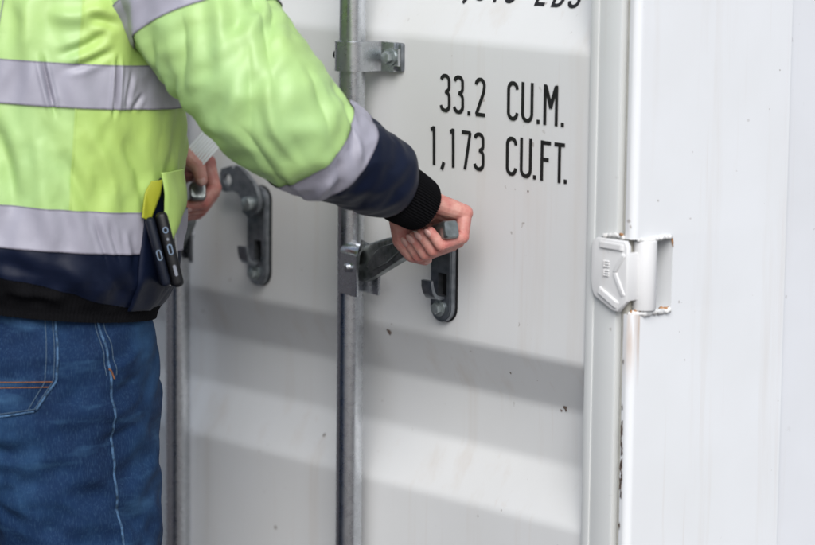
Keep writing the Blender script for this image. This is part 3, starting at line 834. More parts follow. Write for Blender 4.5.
def tcap(bm, p0, p1, r0, r1, seg=14):
    """closed tapered capsule"""
    p0, p1 = Vector(p0), Vector(p1); d = p1-p0; L = d.length
    q = d.to_track_quat('Z', 'Y').to_matrix(); rings = []
    prof = [(-r0*math.cos(t), r0*math.sin(t)) for t in np.linspace(0.12, math.pi/2, 5)] + [(L+r1*math.sin(t), r1*math.cos(t)) for t in np.linspace(0.0, math.pi/2-0.12, 5)]
    for z, r in prof:
        rings.append([bm.verts.new(p0+q @ Vector((r*math.cos(2*math.pi*k/seg), r*math.sin(2*math.pi*k/seg), z))) for k in range(seg)])
    for i in range(len(rings)-1):
        for k in range(seg): bm.faces.new((rings[i][k], rings[i][(k+1) % seg], rings[i+1][(k+1) % seg], rings[i+1][k]))
    bm.faces.new(rings[0][::-1]); bm.faces.new(rings[-1])
def ellip(bm, c, r, seg=20):
    bmesh.ops.create_uvsphere(bm, u_segments=seg, v_segments=seg//2+2, radius=1.0, matrix=Matrix.Translation(Vector(c)) @ Matrix.Diagonal((*r, 1)))

def remeshed(bm, voxel, iters, fac=0.5):
    me = bpy.data.meshes.new('tmp'); bmesh.ops.recalc_face_normals(bm, faces=bm.faces); bm.to_mesh(me); bm.free()
    o = bpy.data.objects.new('tmp', me); COL.objects.link(o)
    add_mod(o, 'REMESH', mode='VOXEL', voxel_size=voxel)
    add_mod(o, 'SMOOTH', factor=fac, iterations=iters)
    dg = bpy.context.evaluated_depsgraph_get(); dg.update()
    out = bpy.data.meshes.new_from_object(o.evaluated_get(dg))
    bpy.data.objects.remove(o); bpy.data.meshes.remove(me)
    return out

def plane_px(px, py, org, n):
    """where the sight line of a photograph pixel meets the plane through org with normal n"""
    d = (px-407.5)/3056*RT + (272.5-py)/3056*UP + FW
    n = np.array(n); t = np.dot(np.array(org)-CAM, n)/np.dot(d, n)
    return Vector(CAM+d*t)

NAILS = []; JOINTS = []
def hand(grip, end_off, joints, order, metac_w, thumb, thumb_off, wrist_path, scales, radii, bump_k=1.0):
    """joints: photo pixels (MCP, PIP, DIP, tip) of the finger nearest the handle's end; the others follow along the bar"""
    P0, h, up, nn, L2 = grip; P0 = Vector(P0); h = Vector(h)
    bm = bmesh.new(); mcps = []
    c0 = P0+h*(L2-end_off)
    base = [plane_px(*j, c0, h) for j in joints]
    for i in range(4):
        c = c0-h*(0.0182*i)
        js = [c+(b-c0)*scales[i] for b in base]
        js[0] = c+(base[0]-c0)*(1.0+0.03*(1.5-abs(i-1.5)))
        r = radii[i]
        for a in range(3):
            tcap(bm, js[a], js[a+1], r*(1.28, 1.08, 0.98)[a], r*(1.08, 0.98, 0.82)[a])
        ellip(bm, js[1], (r*1.14,)*3, 12)
        mcps.append(js[0])
        JOINTS.extend([(js[1], (js[2]-js[0]).normalized(), r), (js[2], (js[3]-js[1]).normalized(), r), (js[3], (js[3]-js[2]).normalized(), r*0.9), (js[0], (js[1]-js[0]).normalized(), r*1.3)])
        d = (js[3]-js[2]).normalized(); outw = (js[3]-c); outw = (outw-d*outw.dot(d)).normalized()
        NAILS.append((js[3]+d*r*0.05, d, outw, r))
    wr = [Vector(w) for w in wrist_path]       # ulnar-side wrist, radial-side wrist, forearm points
    for i in range(4):
        w = wr[0].lerp(wr[1], metac_w[i])
        tcap(bm, w, mcps[i], 0.0150, radii[i]*1.42)
        mid = w.lerp(mcps[i], 0.55)
        tcap(bm, mid, w, 0.0125, 0.0155)
    for i in range(3):
        tcap(bm, mcps[i], mcps[i+1], radii[i]*1.25, radii[i+1]*1.25)
        tcap(bm, wr[0].lerp(wr[1], metac_w[i]).lerp(mcps[i], 0.6), wr[0].lerp(wr[1], metac_w[i+1]).lerp(mcps[i+1], 0.6), 0.0122, 0.0122)
    for k in range(2, len(wr)):
        a = wr[k-1] if k > 2 else wr[0].lerp(wr[1], 0.5)
        tcap(bm, a, wr[k], 0.0265, 0.029)
    tcap(bm, wr[0], wr[1], 0.0175, 0.0175)
    cT = c0-h*thumb_off
    tj = [plane_px(px, py, cT-h*o, h) for px, py, o in thumb]
    tr = (0.0150, 0.0122, 0.0105, 0.0082)
    tcap(bm, wr[1], tj[0], 0.016, tr[0])
    for a in range(3): tcap(bm, tj[a], tj[a+1], tr[a], tr[a+1])
    tcap(bm, tj[0], mcps[3], 0.013, 0.011)
    d = (tj[3]-tj[2]).normalized()
    NAILS.append((tj[3], d, (Vector(CAM)-tj[3]).normalized(), 0.0088))
    return remeshed(bm, 0.0010, 4)

g0 = GRIP[0]; P0, h0, _, _, L0 = g0
cR = Vector(P0)+Vector(h0)*(L0-0.016)
W0 = plane_px(427, 201, cR-Vector(h0)*0.006, h0); W1 = W0-Vector(h0)*0.038
fore = [Vector(at(403, 195, 3.745)), Vector(at(360, 170, 3.69)), Vector(at(310, 140, 3.64))]
rh = hand(g0, 0.016, [(464.5, 213), (462.5, 237), (441, 245.5), (430.5, 231.5)], None, (0.0, 0.33, 0.67, 1.0),
          [(401, 221, 0.0), (402, 240, 0.012), (412, 254, 0.016), (425, 259, 0.014)], 0.055,
          [W0, W1]+fore, (1.0, 1.13, 1.18, 1.12), (0.0076, 0.0086, 0.0088, 0.0085))
g1 = GRIP[1]; P1, h1, _, _, L1 = g1
cL = Vector(P1)+Vector(h1)*(L1-0.022)
V1 = plane_px(181, 161, cL-Vector(h1)*0.006, h1); V0 = V1-Vector(h1)*0.038
lh = hand(g1, 0.022, [(207, 163), (214.5, 188), (204, 203), (187, 206)], None, (0.0, 0.33, 0.67, 1.0),
          [(178, 150, -0.006), (188, 157, -0.006), (198, 166, -0.006), (201.5, 180, -0.004)], -0.036,
          [V1, V0]+[Vector((-0.255, -0.215, 1.170)), Vector((-0.40, -0.27, 1.19))], (1.0, 1.02, 1.0, 0.9), (0.0088, 0.0090, 0.0086, 0.0076))

# the rest of the body, hidden by the clothes apart from head and neck
SH_R, SH_L = Vector((-0.015, -0.385, 1.425)), Vector((-0.315, -0.385, 1.425))
bm = bmesh.new()
X0, Y0 = PC[0], PC[1]
for z, a, b_ in ((0.98, 0.135, 0.10), (1.06, 0.13, 0.095), (1.15, 0.135, 0.095), (1.25, 0.145, 0.10), (1.34, 0.15, 0.10), (1.41, 0.14, 0.085)):
    ellip(bm, (X0, Y0+0.02, z), (a, b_, 0.075))
tcap(bm, SH_R, SH_L, 0.050, 0.050)
tcap(bm, (X0, Y0+0.03, 1.45), (X0, Y0+0.07, 1.60), 0.062, 0.055)
HC = Vector((X0, Y0+0.10, 1.70))
ellip(bm, HC, (0.074, 0.093, 0.112)); ellip(bm, HC+Vector((0, 0.03, -0.055)), (0.058, 0.066, 0.062))
tcap(bm, HC+Vector((0, 0.085, 0.012)), HC+Vector((0, 0.108, -0.022)), 0.010, 0.014)      # nose
tcap(bm, HC+Vector((-0.02, 0.088, -0.055)), HC+Vector((0.02, 0.088, -0.055)), 0.007, 0.007)  # lips
for s in (-1, 1):
    ellip(bm, HC+Vector((s*0.077, -0.005, -0.005)), (0.010, 0.020, 0.033), 12)
    ellip(bm, HC+Vector((s*0.03, 0.078, 0.012)), (0.015, 0.012, 0.010), 10)
    hip = Vector((X0+s*0.085, Y0+0.01, 0.93)); kn = Vector((X0+s*0.11, Y0+0.02, 0.50)); an = Vector((X0+s*0.125, Y0-0.01, 0.10))
    tcap(bm, hip, kn, 0.078, 0.050); tcap(bm, kn, an, 0.050, 0.036)
    tcap(bm, an+Vector((0, -0.02, -0.05)), an+Vector((s*0.02, 0.14, -0.06)), 0.034, 0.028)
EL_R = Vector(at(262, 110, 3.60)); EL_L = Vector((-0.43, -0.31, 1.20))
for S, E_, F in ((SH_R, EL_R, Vector(at(330, 150, 3.66))), (SH_L, EL_L, Vector((-0.33, -0.245, 1.185)))):
    tcap(bm, S, E_, 0.050, 0.038); tcap(bm, E_, F, 0.038, 0.030)
core = remeshed(bm, 0.005, 4)
bm = bmesh.new()
for me in (core, rh, lh): bm.from_mesh(me)
me = bpy.data.meshes.new('body'); bm.to_mesh(me); bm.free()
me.update(); nV = len(me.vertices)
co = np.empty(nV*3); me.vertices.foreach_get('co', co); co = co.reshape(-1, 3); no = np.empty(nV*3); me.vertices.foreach_get('normal', no); no = no.reshape(-1, 3)
dz = np.zeros(nV); fl = np.zeros(nV)
for k, (j, d, r) in enumerate(JOINTS):            # knuckle creases, and skin that is redder over the joints
    q = co-np.array(j); ax_ = q@np.array(d); rr = np.linalg.norm(q-ax_[:, None]*np.array(d), axis=1)
    near = (rr < r*1.5)*1.0
    if k % 4 < 2:
        wob = 0.0006*np.sin(rr*900+k)
        for o_, a_ in ((-0.0034, 0.5), (-0.0004, 1.0), (0.0028, 0.7)): dz -= near*0.00055*a_*np.exp(-((ax_-o_-wob)/0.0008)**2)
    fl = np.maximum(fl, near*np.exp(-(ax_/(0.007 if k % 4 else 0.005))**2)*(0.9 if k % 4 != 3 else 0.7))
co = co+no*dz[:, None]; me.vertices.foreach_set('co', co.ravel())
at_ = me.attributes.new('flush', 'FLOAT', 'POINT'); at_.data.foreach_set('value', fl)
body = link('body', me, M_skin, person, sm=True)
for p, d, o, r in NAILS:
    bm = bmesh.new()
    s = d.cross(o).normalized(); o2 = s.cross(d).normalized()
    M = Matrix((( s.x, d.x, o2.x, 0), (s.y, d.y, o2.y, 0), (s.z, d.z, o2.z, 0), (0, 0, 0, 1)))
    bmesh.ops.create_uvsphere(bm, u_segments=14, v_segments=10, radius=1.0, matrix=Matrix.Translation(p+o2*r*0.56) @ M @ Matrix.Diagonal((r*0.66, r*0.92, r*0.36, 1)))
    link('fingernail', mesh_of(bm), M_nail, body, sm=True)
# hair
bm = bmesh.new()
ellip(bm, HC+Vector((0, -0.012, 0.022)), (0.083, 0.098, 0.108), 28)
for v in list(bm.verts):
    q = v.co-HC
    if q.z < -0.035 or (q.y > 0.055 and q.z < 0.06): bm.verts.remove(v)
me = mesh_of(bm); hair = link('hair', me, M_hair, person, sm=True)

# ---------------- folds on cloth
class Folds:
    def __init__(s): s.f = []
    def add(s, u0, v0, u1, v1, w, A, sharp=0.0, bend=0.0): s.f.append((u0, v0, u1, v1, w, A, sharp, bend)); return s
    def __call__(s, X, Y):
        r = np.zeros(np.broadcast(X, Y).shape)
        for u0, v0, u1, v1, w, A, sharp, bend in s.f:
            dx, dy = u1-u0, v1-v0; L = math.hypot(dx, dy); tx, ty = dx/L, dy/L
            a = (X-u0)*tx+(Y-v0)*ty; d = -(X-u0)*ty+(Y-v0)*tx
            t = a/L; d = d-bend*L*4*np.clip(t, 0, 1)*(1-np.clip(t, 0, 1))
            env = sstep(-0.12, 0.35, t)*(1-sstep(0.65, 1.12, t))
            g = np.exp(-(d/w)**2) if not sharp else np.exp(-np.abs(d)/w*1.3)
            sh = np.exp(-((np.abs(d)-1.9*w)/(w*1.1))**2)
            r += A*env*(g-0.45*sh)
        return r

# ---------------- slack cloth: a small position-based solver buckles the surplus fabric into real wrinkles
def wrinkle(P0, N, ax, ci, lo, hi, iters, seed, closed=True, bend=0.35, step=3, pin=(2, 2), drop=0.0, amp=0.0015, press=0.00008, shear=0.0):
    """P0: (nv, nu, 3) resting surface, N its outward normals; ax, ci: how much longer the cloth is along and round;
    lo, hi: how far it may sink or stand off. Returns the offset of every grid point."""
    rng = np.random.default_rng(seed); nv, nu, _ = P0.shape
    def sh(A, di, dj):
        if closed: A = np.roll(A, -dj, 1)
        return A
    P = P0+N*(rng.normal(size=(nv, nu, 1))*amp+0.6*hi*np.clip(fbm(P0, 22, seed, 2), -1, 1)[..., None]*0.5)
    free = np.ones((nv, nu, 1)); free[:pin[0]] = 0; free[nv-pin[1]:] = 0
    if not closed: free[:, :2] = 0; free[:, -2:] = 0
    P = np.where(free > 0, P, P0)
    J = np.arange(nu); I = np.arange(nv)
    cons = []
    def add(di, dj, scale, k, colour):
        i0 = I[:nv-di]
        j0 = J if closed else J[:nu-dj] if dj >= 0 else J[-dj:]
        for c in range(2):
            if colour == 'i': ii, jj = i0[(i0//max(di, 1)) % 2 == c], j0
            else: ii, jj = i0, j0[(j0//max(abs(dj), 1)) % 2 == c]
            a = (ii[:, None]*nu+jj[None]).ravel(); b = ((ii+di)[:, None]*nu+(jj+dj)[None] % nu).ravel()
            L = np.linalg.norm(P0.reshape(-1, 3)[b]-P0.reshape(-1, 3)[a], axis=1)*scale
            cons.append((a, b, L[:, None], k))
    add(1, 0, ax, 1.0, 'i'); add(0, 1, ci, 1.0, 'j')
    dg = math.sqrt((ax*ax+ci*ci)/2)
    add(1, 1, dg*(1+shear), 0.35+4*abs(shear), 'i'); add(1, -1, dg*(1-shear), 0.35+4*abs(shear), 'i')
    add(step, 0, ax*0.999, bend, 'i'); add(0, step, ci*0.999, bend, 'j')
    F = free.reshape(-1, 1); Q = P.reshape(-1, 3).copy(); B = P0.reshape(-1, 3); Nn = N.reshape(-1, 3)
    vel = np.zeros_like(Q)
    for it in range(iters):
        prev = Q.copy()
        Q += (vel*0.82+Nn*press)*F; Q[:, 2] -= drop*F[:, 0]
        for a, b, L, k in cons:
            d = Q[b]-Q[a]; l = np.sqrt((d*d).sum(1, keepdims=True))+1e-9
            c = d*((l-L)/l*0.5*k)
            Q[a] += c*F[a]; Q[b] -= c*F[b]
        D_ = Q-B; h = (D_*Nn).sum(1, keepdims=True); T = D_-Nn*h
        Q = B+Nn*np.clip(h, lo, hi)+T*0.992
        vel = Q-prev
    return (Q-B).reshape(nv, nu, 3)

def field(Dp, u, v, closed=True):
    """smooth (cubic B-spline) lookup of an offset grid at fractional indices u (round) and v (along)"""
    nv, nu, _ = Dp.shape
    def w(t): return ((1-t)**3/6, (3*t**3-6*t*t+4)/6, (-3*t**3+3*t*t+3*t+1)/6, t**3/6)
    ui, vi = np.floor(u).astype(int), np.floor(v).astype(int); wu, wv = w(u-ui), w(v-vi); r = 0
    for a in range(4):
        ii = np.clip(vi+a-1, 0, nv-1)
        for b in range(4):
            jj = (ui+b-1) % nu if closed else np.clip(ui+b-1, 0, nu-1)
            r = r+(wv[a]*wu[b])[..., None]*Dp[ii, jj]
    return r

# ---------------- jacket body
KN = np.array([(1.005, .168, .142), (1.03, .171, .144), (1.045, .172, .145), (1.056, .178, .150), (1.068, .189, .160), (1.09, .197, .167), (1.13, .198, .167), (1.2, .199, .165), (1.3, .203, .163), (1.38, .202, .155),
               (1.43, .198, .142), (1.465, .180, .122), (1.495, .135, .098), (1.515, .100, .086), (1.53, .085, .08), (1.585, .080, .078)])
def torso_base(U, V):
    a = np.interp(V, KN[:, 0], KN[:, 1]); b = np.interp(V, KN[:, 0], KN[:, 2])
    # smooth the knots
    for k in (-0.012, 0.012):
        a = a+np.interp(V+k, KN[:, 0], KN[:, 1]); b = b+np.interp(V+k, KN[:, 0], KN[:, 2])
    a, b = a/3, b/3
    c, s = np.cos(U), np.sin(U); e = 0.93
    x = a*np.sign(c)*np.abs(c)**e; y = b*np.sign(s)*np.abs(s)**e
    z = V-(0.020+0.012*(1-sstep(1.2, 1.32, V)))*(0.5+0.5*s)*(1-sstep(1.4, 1.5, V))
    return np.stack(np.broadcast_arrays(PC[0]+x, PC[1]+y+(V-1.04)*0.05, z), -1)
TF = Folds()
D = math.pi/180; RR = 0.19
def tf(u0, z0, u1, z1, w, A, sharp=0.0, bend=0.0): TF.add(u0*D*RR, z0, u1*D*RR, z1, w, A, sharp, bend)
# long soft drops on the back and side
tf(-66, 1.42, -60, 1.18, 0.014, -0.0060); tf(-58, 1.275, -47, 1.165, 0.010, -0.0095, 0, 0.05); tf(-72, 1.25, -68, 1.07, 0.016, -0.006)
tf(-50, 1.44, -42, 1.30, 0.012, 0.006); tf(-40, 1.27, -28, 1.12, 0.013, 0.006, 0, -0.05); tf(-30, 1.24, -12, 1.12, 0.010, -0.006, 0, 0.06)
tf(-20, 1.27, -6, 1.17, 0.010, 0.006, 0, 0.08); tf(-8, 1.275, 8, 1.16, 0.009, -0.0055, 0, 0.08)
# creases in the tape
tf(-40, 1.350, -33, 1.283, 0.0030, -0.0110, 1); tf(-8.5, 1.352, -9.0, 1.283, 0.0028, -0.0110, 1); tf(-2.0, 1.335, -4.0, 1.292, 0.003, -0.005, 1); tf(3, 1.31, -1, 1.290, 0.003, -0.004, 1)
tf(-15, 1.168, -7, 1.105, 0.0034, -0.0045, 1); tf(-9, 1.162, -3, 1.11, 0.0034, -0.0035, 1); tf(-2, 1.15, 1, 1.11, 0.004, 0.003)
# pulls under the arm
tf(-12, 1.385, -34, 1.352, 0.0055, -0.0055, 0, 0.05); tf(-10, 1.362, -30, 1.336, 0.0045, -0.004, 0, 0.04); tf(-8, 1.39, -24, 1.40, 0.006, -0.006); tf(-14, 1.41, -40, 1.40, 0.009, 0.006, 0, 0.08)
 
# navy panel
tf(-60, 1.10, -30, 1.085, 0.010, -0.004, 0, 0.08); tf(-34, 1.11, -10, 1.075, 0.012, 0.005, 0, 0.05); tf(-12, 1.11, 6, 1.06, 0.010, -0.005); tf(-50, 1.07, -24, 1.066, 0.006, 0.004)
rnd = random.Random(3)
for k in range(34):
    u = rnd.uniform(-75, 330); z = rnd.uniform(1.08, 1.42); a = rnd.uniform(-0.9, 0.9)
    if -70 < u < 30: continue
    l_ = rnd.uniform(0.06, 0.16); tf(u, z, u+math.sin(a)*l_/RR/D, z-math.cos(a)*l_, rnd.uniform(0.008, 0.016), rnd.choice((-1, 1))*rnd.uniform(0.003, 0.007))
def torso(U, V, off=0.0):
    P = torso_base(U, V); N = normals_of(torso_base, U, V)
    Uw = (U+math.pi/2) % (2*math.pi)-math.pi/2
    q = TF(Uw*RR, V)*0.8 + 0.0022*fbm(P*np.array([1, 1, 0.6]), 9, 11, 2)*(sstep(1.02, 1.09, V))*(1-sstep(1.42, 1.5, V))
    return P+N*(q+off)[..., None]+field(TD, (Uw/(2*math.pi))*TNU, (V-TZ0)/(TZ1-TZ0)*(TNV-1))
TNU, TNV, TZ0, TZ1 = 230, 92, 1.046, 1.47
_U, _V = np.meshgrid(np.arange(TNU)/TNU*2*math.pi, np.linspace(TZ0, TZ1, TNV))
TD = wrinkle(torso_base(_U, _V), normals_of(torso_base, _U, _V), 1.006, 1.022, -0.010, 0.003, 220, 4, step=4, bend=0.30, drop=0.0, press=0.0)
def tgrid(u0, u1, z0, z1, nu, nv, off=0.0, closed=False):
    us = np.linspace(u0, u1, nu, endpoint=not closed); vs2 = np.linspace(z0, z1, nv)
    U, V = np.meshgrid(us*D, vs2); return torso(U, V, off)
def thick(o, t=0.0015): add_mod(o, 'SOLIDIFY', thickness=t, offset=-1.0)

me = grid_mesh(tgrid(-90, 270, 1.120, 1.53, 900, 220, 0, True), True, 'jacket')
jacket = link('jacket', me, M_hivis, person, sm=True)
jacket['label'] = 'fluorescent yellow-green work jacket with grey reflective bands and navy hem'
# under-arm overlay from the side seam forward, yellow bounce light painted into its colour
o = link('underarm_bounce_tint', grid_mesh(tgrid(-25, 62, 1.17, 1.445, 218, 150, 0.0006)), M_hivis2, jacket, sm=True)
# upright collar
U, V = np.meshgrid(np.linspace(0, 2*math.pi, 80, endpoint=False), np.linspace(1.515, 1.585, 12))
o = link('collar', grid_mesh(torso(U, V, 0.004), True), M_navy, jacket, sm=True); thick(o, 0.004)
def hem_top(U): return 1.053+0.036*sstep(0.35, 1.0, 0.5-0.5*np.sin(U))     # the navy cloth rides up at the back
U, V = np.meshgrid(np.linspace(0, 2*math.pi, 700, endpoint=False), np.linspace(0, 1, 60)); V = hem_top(U)+(1.125-hem_top(U))*V
o = link('navy_panel', grid_mesh(torso(U, V, 0.0008), True), M_navy, jacket, sm=True)
# knitted waistband with ribs
U, V = np.meshgrid(np.linspace(0, 2*math.pi, 900, endpoint=False), np.linspace(0, 1, 30)); V = 1.035+(hem_top(U)+0.004-1.035)*V
o = link('waistband', grid_mesh(torso(U, V, 0.0005*np.cos(U*190)), True), M_knit, jacket, sm=True)
def band(z0, z1):
    b = link('reflective_band', grid_mesh(tgrid(-90, 270, z0, z1, 900, 34, 0.0026, True), True), M_tape, jacket, sm=True)
    for z in (z0, z1):
        link('stitching', grid_mesh(tgrid(-90, 270, z-0.0008, z+0.0008, 900, 3, 0.0030, True), True), M_stitch_grey, jacket, sm=True)
band(1.2925, 1.3425); band(1.1235, 1.1725)
# seams
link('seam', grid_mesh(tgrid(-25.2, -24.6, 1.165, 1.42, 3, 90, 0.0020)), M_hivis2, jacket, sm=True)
link('seam', grid_mesh(tgrid(-58.3, -58.0, 1.165, 1.44, 3, 90, 0.0019)), M_stitch_grey, jacket, sm=True)

# ---------------- sleeves
def catmull(P, n):
    P = np.array(P, float); out = []
    Q = np.vstack([2*P[0]-P[1], P, 2*P[-1]-P[-2]])
    for i in range(1, len(Q)-2):
        for t in np.linspace(0, 1, n, endpoint=False):
            a, b, c, d = Q[i-1], Q[i], Q[i+1], Q[i+2]
            out.append(0.5*((2*b)+(-a+c)*t+(2*a-5*b+4*c-d)*t*t+(-a+3*b-3*c+d)*t**3))
    out.append(Q[-2]); return np.array(out)

class Sleeve:
    def __init__(s, centres, radii, ref, folds, seed, amp=0.004):
        C_ = catmull(np.hstack([np.array(centres), np.array(radii)[:, None]]), 40)
        s.C, s.R = C_[:, :3], C_[:, 3]
        seg = np.linalg.norm(np.diff(s.C, axis=0), axis=1); s.S = np.concatenate([[0], np.cumsum(seg)]); s.len = s.S[-1]
        T = np.gradient(s.C, axis=0); T /= np.linalg.norm(T, axis=1, keepdims=True)
        k = 25; Tp = np.pad(T, ((k, k), (0, 0)), mode='edge'); T = np.array([Tp[i:i+2*k+1].mean(0) for i in range(len(T))]); T /= np.linalg.norm(T, axis=1, keepdims=True)
        a = np.array(ref, float); A = []
        for t in T:
            a = a-t*np.dot(a, t); a /= np.linalg.norm(a); A.append(a)
        s.A = np.array(A); s.B = np.cross(T, s.A); s.folds = folds; s.seed = seed; s.amp = amp; s.flat = 1.0
        s.D = None; s.fk = 1.0
    def s_of(s, k): return s.S[min(int(round(k*40)), len(s.S)-1)]
    def base(s, U, V):
        i = lambda arr: np.stack([np.interp(V, s.S, arr[:, c]) for c in range(3)], -1)
        r = np.interp(V, s.S, s.R)[..., None]
        return i(s.C)+(np.cos(U)[..., None]*i(s.A)+np.sin(U)[..., None]*i(s.B))*r
    def surf(s, U, V, off=0.0, fold=1.0):
        P = s.base(U, V); i = lambda arr: np.stack([np.interp(V, s.S, arr[:, c]) for c in range(3)], -1)
        N = np.cos(U)[..., None]*i(s.A)+np.sin(U)[..., None]*i(s.B)
        Uw = (U+math.pi) % (2*math.pi)-math.pi
        q = s.folds(Uw*0.08, V)*s.fk+s.amp*fbm(P, 13, s.seed, 2)*0.5
        R_ = P+N*(q*fold+off)[..., None]
        if s.D is not None:
            R_ = R_+field(s.D, (U/(2*math.pi))*s.D.shape[1], np.clip(V/s.len, 0, 1)*(s.D.shape[0]-1))
        return R_
    def slacken(s, nu, nv, ax, ci, lo, hi, iters, seed, **kw):
        U, V = np.meshgrid(np.arange(nu)/nu*2*math.pi, np.linspace(0, s.len, nv))
        i = lambda arr: np.stack([np.interp(V, s.S, arr[:, c]) for c in range(3)], -1)
        N = np.cos(U)[..., None]*i(s.A)+np.sin(U)[..., None]*i(s.B)
        D_ = wrinkle(s.base(U, V), N, ax, ci, lo, hi, iters, seed, **kw); B_ = D_
        for _ in range(7):                  # padded cloth: the long folds stay, the small ones soften
            B_ = 0.5*B_+0.25*(np.roll(B_, 1, 1)+np.roll(B_, -1, 1)); E_ = np.pad(B_, ((1, 1), (0, 0), (0, 0)), mode='edge'); B_ = 0.5*B_+0.25*(E_[:-2]+E_[2:])
        s.D = 0.75*B_+0.22*D_; s.fk = 0.75
    def grid(s, v0, v1, nu, nv, off=0.0, fold=1.0, u0=0, u1=360, k0=0.0, k1=0.0, c=0.0):
        cl = (u1-u0) >= 360
        U, V = np.meshgrid(np.linspace(u0, u1, nu, endpoint=not cl)*D, np.linspace(v0, v1, nv))
        f = np.linspace(0, 1, nv)[:, None]
        V = V-(k0*(1-f)+k1*f)*(c+np.sin(U))          # edges sewn on at a slant
        return grid_mesh(s.surf(U, V, off, fold), cl)

PX = 1.185e-3
cR_ = [(116, -66, 3.735, 44), (154, -44, 3.685, 68), (186, -5, 3.655, 74), (227, 49, 3.62, 70), (267, 102, 3.60, 67), (294, 129, 3.605, 60), (318, 146, 3.625, 54), (349, 160, 3.65, 47.5), (380, 177, 3.685, 42), (393, 187, 3.70, 33), (400, 191, 3.708, 22)]
SF = Folds()
# seen in the photograph: theta 0 faces the camera, positive turns to the upper side of the arm
rnd = random.Random(21)
for u0, v0, u1, v1, w, A, bd in [
    (-0.055, 0.17, 0.02, 0.30, 0.010, 0.0075, 0.10), (-0.09, 0.20, -0.03, 0.33, 0.009, -0.0075, 0.08), (0.02, 0.15, 0.09, 0.24, 0.011, 0.007, -0.1), (0.0, 0.21, 0.085, 0.27, 0.009, -0.0075, 0.1),
    (-0.10, 0.24, -0.02, 0.27, 0.008, 0.006, 0.1), (-0.12, 0.21, -0.06, 0.29, 0.008, -0.007, 0.1), (-0.04, 0.28, 0.05, 0.345, 0.009, -0.0065, 0.1), (-0.02, 0.30, 0.07, 0.32, 0.010, 0.006, 0.1), (0.05, 0.20, 0.12, 0.24, 0.007, -0.008, 0), (0.06, 0.25, 0.12, 0.26, 0.006, -0.006, 0),
    (-0.06, 0.31, 0.02, 0.375, 0.006, 0.0045, -0.1), (0.03, 0.33, 0.075, 0.385, 0.006, -0.004, 0.1), (-0.09, 0.33, -0.04, 0.38, 0.006, -0.0045, 0.1),
    (-0.03, 0.395, 0.05, 0.43, 0.007, -0.0055, 0.1), (-0.08, 0.40, -0.02, 0.435, 0.006, 0.005, 0.1), (0.0, 0.41, 0.07, 0.425, 0.006, 0.005, 0), (-0.11, 0.39, -0.05, 0.42, 0.006, -0.005, 0), (0.05, 0.375, 0.10, 0.42, 0.005, -0.0045, 0),
    (0.02, 0.07, 0.08, 0.16, 0.012, -0.005, 0.1), (-0.07, 0.06, -0.02, 0.17, 0.012, 0.006, 0), (-0.10, 0.12, -0.05, 0.21, 0.010, -0.006, 0)]:
    SF.add(u0, v0, u1, v1, w, A, 1 if A < 0 else 0, bd)
for k in range(16):
    u = rnd.choice((-1, 1))*rnd.uniform(0.12, 0.25); v = rnd.uniform(0.1, 0.42); a = rnd.uniform(-1.3, 1.3); l_ = rnd.uniform(0.04, 0.10)
    SF.add(u, v, u+l_*math.sin(a), v+l_*math.cos(a), rnd.uniform(0.006, 0.012), rnd.choice((-1, 1))*rnd.uniform(0.003, 0.007))
sR = Sleeve([at(a, b, c) for a, b, c, _ in cR_], [r*PX for *_, r in cR_], -FW, SF, 31, 0.0035)
k_ = [sR.s_of(i) for i in range(len(cR_))]
sR.slacken(132, 130, 1.075, 1.015, -0.014, 0.0030, 300, 12, step=2, bend=0.20, press=0.0, shear=0.010)
sl_o = link('sleeve', sR.grid(0.0, k_[6]+0.002, 320, 260, k1=0.013, c=1), M_hivis, jacket, sm=True)
sl_o['label'] = 'creased right sleeve reaching across to the handle'
link('reflective_band', sR.grid(k_[6], k_[7]-0.004, 300, 60, 0.0014, k0=0.013, k1=0.013, c=1), M_tape, sl_o, sm=True)
bz = k_[2]+0.026
link('reflective_band', sR.grid(bz-0.026, bz+0.024, 300, 40, 0.0014, k0=0.0325, k1=0.0325, c=-0.08), M_tape, sl_o, sm=True)
for z, kk, cc in ((k_[6], 0.013, 1), (k_[7]-0.004, 0.013, 1), (bz-0.026, 0.0325, -0.08), (bz+0.024, 0.0325, -0.08)):
    link('stitching', sR.grid(z-0.0008, z+0.0008, 300, 3, 0.0019, k0=kk, k1=kk, c=cc), M_stitch_grey, sl_o, sm=True)
link('navy_cuff', sR.grid(k_[7]-0.006, k_[10], 300, 110, 0.0008, k0=0.013, c=1), M_navy, sl_o, sm=True)
def knit_cuff(c, r, ref, parent, n=64):
    kf = Sleeve(c, r, ref, Folds(), 5, 0.0012)
    U, V = np.meshgrid(np.linspace(0, 2*math.pi, n*8, endpoint=False), np.linspace(0, kf.len, 40))
    o = link('knit_cuff', grid_mesh(kf.surf(U, V, 0.0011*np.cos(U*n)), True), M_knit, parent, sm=True); thick(o, 0.003); return o
knit_cuff([at(388, 186, 3.70), at(400, 193, 3.713), at(412, 200, 3.726), at(420, 205.0, 3.735), at(422.5, 206.5, 3.738)], [x*PX for x in (26, 30, 29, 27.5, 25.0)], -FW, sl_o)

